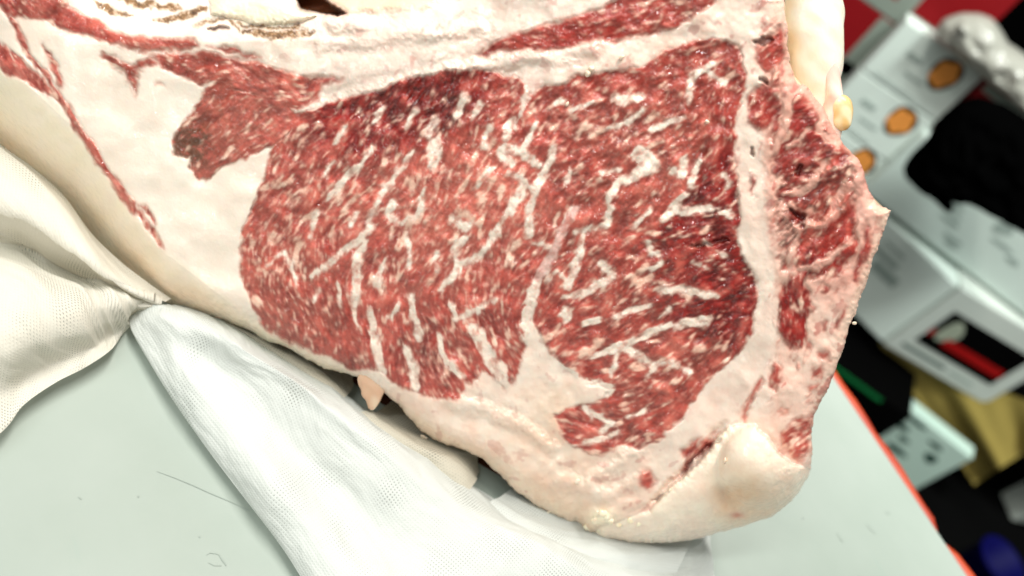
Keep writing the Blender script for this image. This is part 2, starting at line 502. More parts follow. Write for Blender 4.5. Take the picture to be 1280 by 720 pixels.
q = on_z(1243, 705, FLOOR_Z + 0.1)
c = empty('blue_tub', (q[0], q[1], FLOOR_Z))
tag(c, 'dark blue plastic tub on the floor at the lower right corner', 'tub')
def tub():
    prof = [(0.0, 0.0), (0.034, 0.0), (0.040, 0.11), (0.044, 0.112), (0.044, 0.12), (0.037, 0.12), (0.032, 0.02), (0.0, 0.02)]
    n = 32
    vs, fs = [], []
    for (r, z) in prof:
        for k in range(n):
            t = 2 * math.pi * k / n
            vs.append((r * math.cos(t), r * math.sin(t), z))
    for i in range(len(prof) - 1):
        for k in range(n):
            fs.append((i * n + k, i * n + (k + 1) % n, (i + 1) * n + (k + 1) % n, (i + 1) * n + k))
    mesh_obj('tub_body', vs, fs, M_blue, c)
tub()
q = on_z(1334, 606, FLOOR_Z + 0.12)
c = empty('white_tub', (q[0], q[1], FLOOR_Z))
tag(c, 'white carton corner on the dark floor at the right edge', 'carton')
bevel_box('carton_body', (0.06, 0.06, 0.13), M_white2, c, (0, 0, 0), 0.5, 0.004)
c.name = 'small_carton'

# bags ------------------------------------------------------------------
def inflated(name, outline, Y, thick, mat, parent=None, seed=1, wob=0.006, nr=22, na=120, squash=1.0):
    P = np.array(outline, float)
    cen = P.mean(0)
    d = np.r_[0, np.cumsum(np.linalg.norm(np.diff(np.vstack([P, P[:1]]), axis=0), axis=1))]
    Q = np.vstack([P, P[:1]])
    s = np.linspace(0, d[-1], na, endpoint=False)
    px = np.stack([np.interp(s, d, Q[:, 0]), np.interp(s, d, Q[:, 1])], 1)
    for _ in range(2):
        px = (np.roll(px, 1, 0) + 2 * px + np.roll(px, -1, 0)) / 4
    vs, fs = [], []
    for side in (-1, 1):
        for i in range(nr + 1):
            r = i / nr
            q = cen + (px - cen) * r
            hgt = math.sqrt(max(0, 1 - r ** 2.4))
            for k in range(na):
                nn = float(vnoise(np.array(q[k, 0]), np.array(q[k, 1]), 16, seed)) + 0.6 * float(vnoise(np.array(q[k, 0]), np.array(q[k, 1]), 7, seed + 3))
                vs.append(on_y(q[k, 0], q[k, 1], Y) + np.array([0, side * (thick * hgt + wob * nn * hgt), 0]))
    off = (nr + 1) * na
    for sd in (0, 1):
        for i in range(nr):
            for k in range(na):
                a_, b_ = i * na + k + sd * off, i * na + (k + 1) % na + sd * off
                f = (a_, b_, b_ + na, a_ + na)
                fs.append(f if sd == 0 else f[::-1])
    o = mesh_obj(name, vs, fs, mat, parent)
    bm = bmesh.new(); bm.from_mesh(o.data)
    bmesh.ops.remove_doubles(bm, verts=bm.verts[:], dist=0.0004)
    bmesh.ops.recalc_face_normals(bm, faces=bm.faces[:])
    bm.to_mesh(o.data); bm.free()
    return o
root = empty('black_bag', (0, 0, 0))
tag(root, 'black fabric bag slumped against the white cartons on the right', 'bag')
inflated('bag_body', [(1127, 213), (1136, 196), (1152, 182), (1160, 172), (1168, 155), (1184, 140), (1200, 128), (1222, 123), (1250, 130), (1285, 150), (1310, 175), (1312, 300),
                      (1282, 288), (1262, 274), (1240, 262), (1215, 252), (1195, 248), (1178, 246), (1160, 237), (1148, 236), (1138, 225)], 1.165, 0.05, M_black, root, 3, 0.008)
inflated('strap', [(1160, 235), (1172, 238), (1186, 248), (1193, 258), (1190, 266), (1182, 264), (1170, 252), (1158, 243)], 1.15, 0.006, M_black, root, 9, 0.001, 8, 48)
mt, nt, b_ = nodes_of('clear_plastic_bag')
b_.inputs['Base Color'].default_value = (*lin((160, 160, 150)), 1)
b_.inputs['Roughness'].default_value = 0.28
b_.inputs['Transmission Weight'].default_value = 0.0
b_.inputs['Alpha'].default_value = 0.9
nz = nt.nodes.new('ShaderNodeTexNoise'); nz.inputs['Scale'].default_value = 14; nz.inputs['Detail'].default_value = 2
tc = nt.nodes.new('ShaderNodeTexCoord'); nt.links.new(tc.outputs['Object'], nz.inputs['Vector'])
bp = nt.nodes.new('ShaderNodeBump'); bp.inputs['Strength'].default_value = 0.12; bp.inputs['Distance'].default_value = 0.004
nt.links.new(nz.outputs['Fac'], bp.inputs['Height']); nt.links.new(bp.outputs[0], b_.inputs['Normal'])
root = empty('plastic_bag', (0, 0, 0))
tag(root, 'crumpled whitish plastic bag behind the topmost food carton', 'bag')
inflated('bag_body', [(1168, 40), (1178, 24), (1200, 17), (1222, 18), (1240, 24), (1252, 40), (1262, 58), (1285, 72), (1300, 90), (1300, 150), (1282, 138), (1258, 116), (1236, 100), (1212, 80), (1190, 58)], 1.29, 0.035, mt, root, 21, 0.004)
inflated('bag_knot', [(1196, 30), (1206, 26), (1214, 32), (1212, 42), (1202, 44)], 1.262, 0.012, mt, root, 25, 0.004, 8, 40)
# ================================================================ THE MEAT
# face plane: a cut face that stands on the table and leans back
A0 = on_z(100, 318, 0.018)
B0 = on_z(760, 682, 0.018)
fd = (B0 - A0) / np.linalg.norm(B0 - A0)
fb = np.array([-fd[1], fd[0], 0.0])
LEAN = math.radians(23)
fu = np.array([0, 0, 1.0]) * math.cos(LEAN) + fb * math.sin(LEAN)
fn = np.cross(fd, fu)
PX = 0.00032            # metres of the face per picture pixel

def on_face(x, y, h=0.0):
    """point of the cut face, h metres nearer to the eye along the line of sight"""
    r = ray(x, y)
    t = np.dot(A0 - CAM, fn) / (r @ fn)
    n = np.linalg.norm(r, axis=-1)
    return CAM + r * (t - np.asarray(h) / n)[..., None]

STEP = 1.1
gx = np.arange(-72, 1126, STEP)
gy = np.arange(-72, 694, STEP)
X, Y = np.meshgrid(gx, gy)
H_, W_ = X.shape

def win(x0, y0, x1, y1):
    i0 = max(0, int((y0 - gy[0]) / STEP)); i1 = min(H_, int((y1 - gy[0]) / STEP) + 2)
    j0 = max(0, int((x0 - gx[0]) / STEP)); j1 = min(W_, int((x1 - gx[0]) / STEP) + 2)
    return slice(i0, i1), slice(j0, j1)

def seg_dist(x, y, P, closed):
    """distance to a polyline, and position along it (0..1)"""
    n = len(P)
    best = np.full(x.shape, 1e9); at = np.zeros(x.shape)
    L = [0.0]
    for k in range(n if closed else n - 1):
        L.append(L[-1] + math.hypot(P[(k + 1) % n][0] - P[k][0], P[(k + 1) % n][1] - P[k][1]))
    for k in range(n if closed else n - 1):
        ax, ay = P[k][:2]; bx, by = P[(k + 1) % n][:2]
        dx, dy = bx - ax, by - ay
        l2 = dx * dx + dy * dy + 1e-9
        t = np.clip(((x - ax) * dx + (y - ay) * dy) / l2, 0, 1)
        d = np.hypot(x - ax - t * dx, y - ay - t * dy)
        q = d < best
        best = np.where(q, d, best)
        at = np.where(q, (L[k] + t * (L[k + 1] - L[k])) / L[-1], at)
    return best, at

def inside(x, y, P):
    c = np.zeros(x.shape, bool)
    n = len(P)
    for k in range(n):
        ax, ay = P[k]; bx, by = P[(k + 1) % n]
        if ay == by:
            continue
        q = ((ay > y) != (by > y)) & (x < (bx - ax) * (y - ay) / (by - ay) + ax)
        c ^= q
    return c

# warped coordinates give every traced edge a torn, fibrous line
WX = X + 3.0 * vnoise(X, Y, 13, 11) + 1.7 * vnoise(X, Y, 5, 12) + 0.8 * vnoise(X, Y, 2.4, 13)
WY = Y + 3.0 * vnoise(X, Y, 13, 14) + 1.7 * vnoise(X, Y, 5, 15) + 0.8 * vnoise(X, Y, 2.4, 16)
SX = X + 1.3 * vnoise(X, Y, 11, 17) + 0.7 * vnoise(X, Y, 3.5, 18)
SY = Y + 1.3 * vnoise(X, Y, 11, 19) + 0.7 * vnoise(X, Y, 3.5, 20)

def poly_sd(P, pad=40, warp=2):
    """signed distance in px (inside positive) within a window"""
    P = [tuple(map(float, p)) for p in P]
    xs = [p[0] for p in P]; ys = [p[1] for p in P]
    s = win(min(xs) - pad, min(ys) - pad, max(xs) + pad, max(ys) + pad)
    x, y = ((X, Y), (SX, SY), (WX, WY))[warp]
    x, y = x[s], y[s]
    d, _ = seg_dist(x, y, P, True)
    return s, np.where(inside(x, y, P), d, -d)

def poly_mask(P, e=2.0, warp=2):
    s, d = poly_sd(P, 30, warp)
    M = np.zeros((H_, W_))
    M[s] = sstep(-e, e, d)
    return M

OUT = [(-75, 110), (-40, 175), (0, 215), (40, 250), (75, 283), (110, 318), (150, 350), (180, 370), (205, 380), (240, 389), (280, 402), (310, 411), (330, 425), (360, 436), (395, 456),
       (420, 465), (445, 470), (460, 478), (490, 499), (510, 520), (530, 541), (560, 556), (585, 565), (610, 579), (630, 600), (650, 618), (680, 640),
       (706, 651), (722, 655), (735, 668), (752, 676), (775, 677), (800, 679), (840, 678), (880, 671), (930, 657), (965, 645), (990, 626), (1005, 605), (1013, 586), (1015, 560),
       (1014, 535), (1025, 505), (1038, 480), (1050, 445), (1062, 410), (1073, 380), (1085, 345), (1097, 310), (1105, 285), (1113, 263), (1102, 259), (1092, 251), (1086, 235), (1076, 206),
       (1068, 195), (1050, 175), (1040, 155), (1025, 130), (1010, 110), (992, 95), (984, 60), (984, 30), (979, 0), (975, -75), (-75, -75)]

# ---- muscle areas
MUS = {}
MUS['ribeye_muscle'] = [[(300, 312), (303, 285), (317, 255), (330, 225), (334, 200), (345, 178), (362, 166), (366, 140), (382, 139), (415, 128), (450, 117), (480, 110), (510, 98), (545, 92), (570, 87), (597, 85), (622, 93),
                         (638, 94), (656, 104), (666, 122), (664, 140), (664, 160), (676, 190), (690, 240), (690, 300), (686, 335), (674, 372), (664, 396), (656, 425), (652, 452), (648, 466), (634, 490), (622, 480), (606, 462), (590, 484), (578, 478), (577, 498), (548, 500), (515, 488), (490, 478), (470, 462), (440, 462), (410, 448), (370, 432), (335, 412), (318, 390), (305, 362), (300, 335)]]
MUS['cap_muscle'] = [[(700, 108), (718, 94), (750, 91), (780, 90), (810, 80), (832, 64), (855, 54), (885, 48), (905, 50), (925, 62), (932, 85), (928, 120), (920, 160), (918, 200), (922, 240), (926, 270), (919, 300), (927, 320), (941, 340), (946, 370),
                      (944, 400), (936, 425), (921, 445), (890, 473), (870, 498), (845, 530), (818, 552), (795, 560), (775, 556), (748, 570), (715, 560), (701, 545), (694, 518), (720, 508), (752, 500), (764, 488), (730, 478), (702, 455), (680, 428), (668, 400), (672, 362),
                      (682, 325), (668, 300), (664, 240), (650, 205), (646, 180), (650, 150), (662, 118), (684, 106)]]
MUS['edge_muscle'] = [[(212, 176), (224, 157), (241, 138), (258, 110), (270, 100), (300, 112), (330, 118), (366, 128), (370, 150), (360, 168), (344, 180), (326, 187), (298, 202), (275, 212), (262, 223), (246, 224), (236, 212), (236, 198), (216, 192)]]
MUS['rib_muscle'] = [
    [(188, 70), (215, 66), (255, 64), (290, 73), (325, 80), (360, 90), (395, 97), (428, 100), (405, 106), (400, 125), (372, 136), (330, 122), (288, 110), (266, 102), (250, 108), (232, 98), (208, 86)],
    [(598, 67), (622, 52), (640, 45), (665, 37), (700, 27), (740, 15), (770, 2), (790, -30), (800, -75), (915, -75), (905, -30), (892, 5), (875, 18), (855, 30), (845, 35), (820, 40), (790, 48), (770, 52), (750, 50), (720, 58), (690, 61), (640, 62), (610, 69)],
    [(-75, -75), (78, -75), (80, -5), (84, 8), (100, 15), (120, 25), (140, 37), (162, 45), (190, 50), (243, 49), (250, 56), (225, 63), (180, 64), (160, 60), (140, 53), (125, 48), (105, 45), (88, 39), (72, 36), (55, 25), (37, 24), (15, 20), (0, 8), (-30, -5), (-75, -30)],
    [(130, 65), (147, 69), (152, 79), (168, 80), (188, 70), (196, 80), (172, 88), (170, 105), (168, 118), (162, 108), (157, 88), (140, 83), (131, 73)],
    [(262, 57), (285, 58), (328, 75), (318, 76), (285, 66)]]
STRIPES = [
    [(-75, 20, 14), (-20, 45, 13), (0, 66, 17), (14, 86, 14), (30, 95, 9), (50, 107, 9), (70, 119, 9), (82, 132, 6), (95, 158, 6), (112, 182, 8), (125, 202, 7), (140, 222, 7), (155, 247, 8), (175, 270, 7), (190, 287, 6), (205, 311, 1.5)],
    [(9, 12, 3), (22, 38, 4.5), (32, 62, 7), (50, 85, 6), (67, 108, 6), (80, 128, 5)],
    [(54, 56, 2.5), (66, 80, 7), (76, 106, 7)],
    [(16, 66, 4), (26, 80, 8), (44, 96, 9), (62, 110, 6)],
    [(172, 258, 3), (184, 262, 6), (194, 280, 3)],
    [(196, 106, 2), (202, 108, 2)]]
MUS['chine_muscle'] = [
    [(932, 120), (955, 106), (975, 113), (978, 135), (960, 158), (947, 166), (937, 152)],
    [(944, 60), (958, 48), (978, 30), (984, 60), (976, 80), (958, 92), (946, 80)],
    [(978, 192), (1000, 186), (1018, 196), (1020, 214), (1004, 232), (986, 228), (975, 212)],
    [(1034, 190), (1052, 178), (1066, 196), (1060, 214), (1040, 220)],
    [(984, 262), (1000, 258), (1010, 274), (1000, 282), (985, 278)],
    [(1062, 248), (1068, 256), (1071, 280), (1061, 300), (1046, 312), (1027, 322), (1010, 326), (1000, 316), (996, 298), (1002, 287), (1031, 283), (1046, 267)],
    [(1083, 278), (1089, 284), (1085, 310), (1078, 332), (1070, 358), (1064, 352), (1072, 325), (1079, 300)],
    [(1030, 338), (1042, 336), (1046, 344), (1036, 350)],
    [(986, 344), (1012, 362), (1008, 385), (998, 402), (990, 414), (997, 430), (985, 437), (976, 420), (972, 403), (979, 378)],
    [(968, 453), (977, 459), (978, 475), (969, 487), (961, 485), (963, 470)],
    [(1053, 383), (1057, 388), (1050, 411), (1043, 411), (1048, 396)],
    [(1031, 400), (1035, 402), (1031, 414), (1027, 411)],
    [(1024, 443), (1040, 439), (1038, 449), (1026, 450)],
    [(1016, 460), (1028, 456), (1026, 470), (1014, 472)],
    [(1008, 484), (1024, 480), (1020, 488), (1010, 489)],
    [(974, 540), (1000, 524), (1022, 514), (1013, 545), (1012, 562), (1000, 578), (986, 570), (978, 556)],
    [(952, 468), (955, 478), (944, 490), (936, 512), (930, 528), (926, 524), (932, 505), (940, 484)],
    [(906, 540), (902, 551), (885, 562), (866, 578), (854, 590), (850, 586), (862, 568), (884, 548)],
    [(800, 592), (812, 585), (822, 600), (814, 614), (802, 608)],
    [(852, 560), (876, 548), (872, 566), (856, 578)],
    [(936, 214), (944, 220), (942, 246), (934, 238)]]

# ---- the larger veins of fat, (x, y, width)
ST = [
    [(464, 190, 5), (445, 210, 7), (425, 230, 7), (406, 251, 4)],
    [(518, 189, 5), (505, 207, 8), (492, 222, 8), (480, 238, 7), (470, 257, 7), (462, 280, 9), (452, 298, 9), (430, 315, 9), (410, 331, 9), (391, 346, 7)],
    [(456, 300, 7), (447, 330, 13), (445, 360, 12), (443, 385, 7), (447, 412, 4)],
    [(463, 390, 7), (465, 418, 9), (472, 442, 9), (478, 464, 8)],
    [(543, 182, 17), (541, 210, 12)],
    [(494, 254, 7), (485, 267, 9), (500, 280, 8), (518, 272, 5)],
    [(532, 237, 5), (525, 260, 6), (516, 277, 4)],
    [(564, 271, 7), (582, 285, 8), (591, 279, 5)],
    [(642, 250, 7), (620, 290, 10), (600, 320, 9), (580, 332, 9), (560, 350, 8), (552, 362, 7)],
    [(581, 298, 8), (567, 315, 8), (572, 332, 6)],
    [(628, 192, 15), (640, 204, 10)],
    [(616, 210, 5), (592, 238, 4)],
    [(512, 298, 5), (512, 333, 6)],
    [(357, 314, 6), (372, 356, 4)],
    [(358, 314, 5), (334, 331, 5)],
    [(398, 261, 6), (387, 296, 6)],
    [(446, 264, 6), (440, 282, 8)],
    [(418, 200, 4), (406, 221, 5)],
    [(481, 326, 6), (470, 356, 6)],
    [(547, 316, 6), (545, 337, 6)],
    [(512, 368, 9), (515, 392, 8), (525, 422, 10)],
    [(562, 378, 5), (570, 397, 7), (600, 386, 7), (622, 374, 5)],
    [(592, 412, 14), (607, 435, 17), (625, 466, 18), (632, 485, 12)],
    [(550, 419, 6), (552, 440, 6), (560, 456, 5)],
    [(566, 456, 8), (576, 471, 8)],
    [(507, 436, 9), (520, 463, 11), (520, 486, 8)],
    [(500, 379, 5), (489, 396, 5)],
    [(422, 358, 5), (425, 384, 4)],
    [(399, 362, 6), (392, 377, 4)],
    [(693, 184, 8), (682, 212, 11), (670, 238, 10), (662, 263, 10), (660, 296, 10)],
    [(638, 216, 6), (655, 227, 8), (666, 238, 6)],
    [(656, 229, 6), (647, 250, 8), (638, 266, 6)],
    [(632, 184, 10), (652, 189, 11), (672, 206, 8)],
    [(721, 259, 8), (702, 290, 11), (690, 320, 11), (672, 346, 12), (664, 375, 12), (658, 398, 14)],
    [(800, 193, 24), (815, 206, 18), (792, 219, 13), (772, 230, 10), (762, 246, 9), (762, 266, 9), (759, 280, 8), (740, 287, 8), (717, 290, 7)],
    [(727, 289, 7), (727, 310, 9), (720, 331, 11), (710, 358, 8)],
    [(752, 217, 6), (773, 212, 7)],
    [(856, 200, 9), (851, 216, 14), (838, 214, 8)],
    [(873, 203, 8), (862, 231, 11)],
    [(856, 244, 8), (842, 260, 15), (829, 273, 9)],
    [(852, 264, 12), (888, 260, 5)],
    [(752, 329, 8), (765, 345, 10), (744, 360, 8)],
    [(810, 304, 2.5), (816, 317, 4), (823, 320, 3)],
    [(815, 336, 6), (826, 327, 7)],
    [(813, 261, 4), (790, 288, 4)],
    [(666, 303, 4), (688, 307, 5)],
    [(711, 208, 4), (710, 228, 5)],
    [(892, 78, 5), (872, 92, 7), (862, 106, 7), (860, 127, 5)],
    [(768, 122, 12), (782, 126, 14), (805, 120, 5)],
    [(802, 138, 7), (790, 150, 6), (759, 161, 5)],
    [(714, 138, 4), (741, 127, 4)],
    [(814, 163, 6), (832, 154, 7), (854, 147, 5)],
    [(879, 86, 5), (906, 103, 5)],
    [(672, 150, 5), (655, 182, 8)],
    [(698, 126, 8), (708, 128, 6)],
    [(838, 408, 6), (818, 414, 8), (800, 422, 9), (772, 435, 10), (739, 446, 5)],
    [(780, 434, 10), (800, 447, 11), (817, 456, 8)],
    [(886, 400, 9), (860, 402, 12), (843, 411, 6)],
    [(896, 371, 8), (862, 362, 9), (824, 364, 6)],
    [(804, 514, 7), (784, 523, 5)],
    [(862, 466, 7), (839, 454, 8)],
    [(700, 392, 8), (708, 390, 11), (706, 403, 6)],
    [(731, 405, 6), (748, 400, 6)],
    [(836, 384, 5), (824, 398, 5)],
    [(771, 441, 5), (764, 468, 5)],
    [(809, 469, 5), (820, 458, 5), (832, 456, 4)],
    [(704, 371, 7), (742, 364, 6)],
    [(740, 515, 7), (765, 528, 5), (752, 540, 5)],
    [(728, 505, 6), (738, 520, 8)],
    [(700, 560, 6), (745, 552, 6), (775, 540, 5)],
    [(880, 300, 3), (905, 320, 5)],
    [(905, 218, 6), (912, 232, 6)],
    [(912, 268, 8), (900, 262, 5)],
    [(868, 330, 6), (884, 336, 4)],
    [(700, 345, 5), (712, 352, 6)],
    [(770, 395, 5), (790, 385, 6), (812, 380, 4)],
    [(684, 355, 5), (695, 340, 5)],
    [(580, 120, 10), (572, 142, 9)],
    [(600, 130, 7), (590, 150, 6)],
    [(545, 150, 8), (535, 170, 7)],
    [(520, 140, 6), (508, 160, 6)],
    [(610, 160, 8), (604, 182, 7)],
    [(480, 130, 5), (470, 150, 6)],
    [(430, 160, 5), (420, 178, 5)],
    [(640, 150, 9), (632, 172, 9)]]
# seams of fat between the muscles
SEAMS = [[(682, 86, 12), (664, 106, 9), (652, 130, 6), (644, 160, 3)],
         [(660, 378, 9), (657, 400, 13), (662, 422, 17), (677, 448, 20), (702, 470, 24), (728, 486, 24), (760, 487, 18)]]

# ---------------------------------------------------------------- masks
def streak_field(P, grow=1.0, wx=SX, wy=SY):
    xs = [p[0] for p in P]; ys = [p[1] for p in P]
    pad = max(p[2] for p in P) + 8
    s = win(min(xs) - pad, min(ys) - pad, max(xs) + pad, max(ys) + pad)
    d, at = seg_dist(wx[s], wy[s], P, False)
    L = np.r_[0, np.cumsum([math.hypot(P[k + 1][0] - P[k][0], P[k + 1][1] - P[k][1]) for k in range(len(P) - 1)])]
    wd = np.interp(at, L / L[-1], [p[2] for p in P]) * grow / 2
    return s, wd - d

def smooth_loop(P, keep, n=5):
    Q = []
    k = len(P)
    for i in range(k):
        p0, p1, p2, p3 = (np.array(P[(i + j) % k], float) for j in (-1, 0, 1, 2))
        if tuple(P[i]) in keep or tuple(P[(i + 1) % k]) in keep:
            Q += [tuple(p1), tuple((p1 + p2) / 2)]
            continue
        for t in np.linspace(0, 1, n, endpoint=False):
            Q.append(tuple(0.5 * (2 * p1 + (p2 - p0) * t + (2 * p0 - 5 * p1 + 4 * p2 - p3) * t * t + (3 * p1 - p0 - 3 * p2 + p3) * t ** 3)))
    return Q
OUT = smooth_loop(OUT, {(-75, -75), (975, -75), (1113, 263), (1102, 259), (984, 30), (984, 60), (979, 0), (-75, 110)}, 3)
eo = poly_sd(OUT, 60, 1)
SD = np.full((H_, W_), -99.0); SD[eo[0]] = eo[1]

# fibre direction, degrees in the picture
ORI = [(350, 250, -50), (450, 230, -55), (480, 330, -60), (560, 300, -60), (440, 400, -95), (360, 400, -105), (520, 440, -110), (600, 440, -115), (640, 250, -65), (560, 130, -60), (450, 150, -50), (720, 150, -45),
       (800, 120, -40), (740, 250, -50), (850, 200, -45), (880, 300, -20), (800, 350, -30), (850, 420, -22), (750, 420, -32), (720, 360, -30), (800, 500, -38), (880, 450, -35), (290, 150, -40), (900, 130, -60), (650, 350, -65), (620, 480, -115),
       (60, 110, 56), (20, 60, 52), (150, 240, 60), (195, 290, 60), (100, 160, 57), (900, 370, -15), (1020, 200, -40), (1030, 300, -50), (990, 400, -80), (720, 540, 10), (120, 30, 25), (700, 40, -15), (820, 10, -25), (330, 90, 10)]
c2 = np.zeros((H_, W_)); s2 = np.zeros((H_, W_))
for (x, y, a) in ORI:
    wgt = 1 / (((X - x) ** 2 + (Y - y) ** 2) + 300.0) ** 1.5
    c2 += wgt * math.cos(2 * math.radians(a)); s2 += wgt * math.sin(2 * math.radians(a))
ang = 0.5 * np.arctan2(s2, c2) + 0.33 * vnoise(X, Y, 42, 61) + 0.22 * vnoise(X, Y, 15, 62)
ux, uy = np.cos(ang), np.sin(ang)
II, JJ = np.meshgrid(np.arange(H_), np.arange(W_), indexing='ij')

def lic(src, n):
    """smear a noise field along the fibres"""
    acc = src.copy()
    wsum = 1.0
    for sg in (1, -1):
        fi, fj = II.astype(float), JJ.astype(float)
        for k in range(1, n + 1):
            ii = np.clip(np.rint(fi), 0, H_ - 1).astype(int); jj = np.clip(np.rint(fj), 0, W_ - 1).astype(int)
            fi = fi + sg * uy[ii, jj]; fj = fj + sg * ux[ii, jj]
            ii = np.clip(np.rint(fi), 0, H_ - 1).astype(int); jj = np.clip(np.rint(fj), 0, W_ - 1).astype(int)
            wk = 0.5 + 0.5 * math.cos(math.pi * k / (n + 1))
            acc = acc + wk * src[ii, jj]
            wsum += wk
    return acc / wsum

def norm(a):
    return (a - a.mean()) / (a.std() + 1e-9)
r0 = rng.standard_normal((H_, W_))
def soft(a, k=1):
    for _ in range(k):
        a = (np.roll(a, 1, 0) + 2 * a + np.roll(a, -1, 0)) / 4
        a = (np.roll(a, 1, 1) + 2 * a + np.roll(a, -1, 1)) / 4
    return a
fine = norm(lic(soft(r0, 2), 5))
va = norm(lic(norm(vnoise(X, Y, 4.4, 71)) + 0.5 * norm(vnoise(X, Y, 2.6, 72)), 5))
midn = norm(va + 0.4 * norm(vnoise(WX, WY, 5.0, 75)) + 0.3 * norm(vnoise(X, Y, 3.0, 76)))
vb = norm(lic(norm(vnoise(X, Y, 8.5, 73)) + 0.5 * norm(vnoise(X, Y, 4.5, 74)), 13))
coarse = norm(vb + 0.4 * norm(vnoise(WX, WY, 12, 79)) + 0.3 * norm(vnoise(X, Y, 4.2, 80)))
tone = norm(lic(norm(vnoise(X, Y, 15, 95)) + 0.6 * norm(vnoise(X, Y, 7, 96)), 12))

def blobs(pts, default, k=1.5):
    num = np.full((H_, W_), default * 1e-7); den = np.full((H_, W_), 1e-7)
    for (x, y, v, r) in pts:
        g = np.exp(-((X - x) ** 2 + (Y - y) ** 2) / (2.0 * r * r))
        num += g * v; den += g
    return num / den
muscle = np.zeros((H_, W_))
lab = np.zeros((H_, W_), int)          # 0 fat
names = ['fat_layer']
def add_label(n):
    names.append(n)
    return len(names) - 1
for nm, polys in MUS.items():
    for P in polys:
        Mk = poly_mask(P, 3.0 if nm not in ('chine_muscle', 'rib_muscle') else 5.0)
        if nm == 'chine_muscle':
            Mk = Mk * 0.95
        muscle = np.maximum(muscle, Mk)
        lab[Mk > 0.5] = add_label(nm)
stripe = np.zeros((H_, W_))
# the mottled lean of the back bone at the right
cd_ = np.maximum(np.exp(-(((X - 1012) / 48) ** 2 + ((Y - 205) / 75) ** 2)), np.maximum(np.exp(-(((X - 1028) / 44) ** 2 + ((Y - 300) / 44) ** 2)), np.maximum(np.exp(-(((X - 958) / 20) ** 2 + ((Y - 140) / 46) ** 2)), np.exp(-(((X - 994) / 16) ** 2 + ((Y - 390) / 50) ** 2)))))
cmask = sstep(0.1, 0.7, cd_ * 1.5 + 0.12 * midn + 0.14 * tone + 0.25 * vnoise(X, Y, 17, 190) - 0.08) * sstep(952, 976, X + 3 * midn) * sstep(3, 12, SD)
VEIN = [[(1082, 222, 4), (1070, 228, 9), (1054, 238, 8), (1044, 252, 7), (1040, 270, 8), (1026, 282, 8), (1010, 278, 7), (996, 262, 6), (986, 254, 4)], [(1034, 200, 5), (1022, 214, 8), (1016, 232, 8), (1000, 240, 7), (980, 242, 4)],
        [(994, 284, 6), (1000, 292, 5), (992, 306, 7), (988, 325, 7), (992, 340, 5)], [(1064, 300, 5), (1050, 312, 7), (1036, 326, 8), (1018, 334, 8), (1000, 334, 5)], [(1030, 140, 5), (1022, 160, 7), (1036, 176, 7), (1054, 182, 5)],
        [(980, 110, 4), (986, 140, 7), (976, 168, 7), (968, 190, 5)], [(1010, 160, 5), (1000, 176, 6), (984, 184, 5)], [(1074, 250, 5), (1078, 280, 6), (1074, 310, 5)]]
for P in VEIN:
    s, d = streak_field(P, 1.25, WX * 0.6 + X * 0.4, WY * 0.6 + Y * 0.4)
    cmask[s] *= 1 - 0.9 * sstep(-2.5, 2.0, d + 0.8 * midn[s])
muscle = np.maximum(muscle, cmask)

for P in STRIPES:
    s, d = streak_field(P, 1.15, WX * 0.6 + X * 0.4, WY * 0.6 + Y * 0.4)
    stripe[s] = np.maximum(stripe[s], sstep(-3.2, 3.6, d + 0.8 * midn[s] + 0.8 * tone[s]))
stripe = np.clip(0.4 * stripe + 0.75 * lic(stripe, 7), 0, 1)
muscle = np.clip(0.45 * muscle + 0.6 * lic(muscle, 4), 0, 1)
muscle = np.maximum(muscle, stripe)
lab[stripe > 0.5] = add_label('tail_muscle')

# how thickly the flecks of fat are strewn
DEN = blobs([(340, 330, .62, 40), (370, 390, .22, 35), (420, 250, .62, 50), (480, 330, .6, 50), (550, 260, .8, 50), (560, 330, .65, 40), (590, 200, .55, 50), (440, 150, .42, 45), (500, 125, .12, 30), (560, 110, .3, 30),
             (540, 440, .5, 40), (430, 430, .38, 35), (620, 400, .55, 45), (640, 240, .62, 35), (720, 150, .45, 50), (720, 220, .34, 40), (800, 160, .55, 45), (800, 90, .25, 40), (890, 90, .45, 40), (870, 160, .5, 40), (900, 210, .15, 30),
             (780, 290, .28, 40), (850, 310, .22, 40), (910, 310, .08, 35), (920, 370, .05, 30), (830, 350, .45, 40), (740, 370, .55, 40), (760, 420, .6, 40), (850, 430, .3, 40), (900, 410, .12, 30), (790, 480, .5, 40), (840, 500, .35, 30), (740, 540, .6, 35),
             (280, 150, .35, 30), (245, 185, .3, 25), (340, 150, .5, 30), (250, 75, .3, 40), (340, 95, .55, 40), (390, 110, .6, 30), (700, 40, .35, 50), (830, 10, .6, 50), (90, 20, .25, 60), (200, 55, .2, 60),
             (1030, 200, .3, 50), (1020, 300, .2, 50), (990, 400, .3, 40), (1020, 540, .6, 40), (955, 140, .3, 30), (960, 65, .4, 30)], .4)
DEN = DEN + 0.15 * vnoise(X, Y, 38, 77) + 0.1 * vnoise(X, Y, 16, 78)
th1 = 1.95 - 1.6 * DEN
f1 = sstep(th1 - .45, th1 + 1.15, midn)
th2 = 2.1 - 1.5 * DEN
f2 = sstep(th2 - .35, th2 + .8, coarse + 0.3 * midn + 0.08 * fine)
fdn = norm(va * 0.0 + norm(vnoise(WX, WY, 4.4, 171)) + 0.7 * fine + 0.5 * norm(vnoise(X, Y, 2.6, 172)))
f3 = sstep(1.3 - 1.5 * DEN, 2.9 - 1.5 * DEN, fdn) * (0.5 + 0.4 * sstep(430, 360, X) * sstep(230, 280, Y))
fleck = np.clip(np.maximum(np.maximum(f1 * 0.76, f2 * 0.9), f3 * 0.7), 0, 1)
fleck = np.clip(1.12 * (0.35 * soft(fleck, 1) + 0.65 * lic(fleck, 4)), 0, 1)
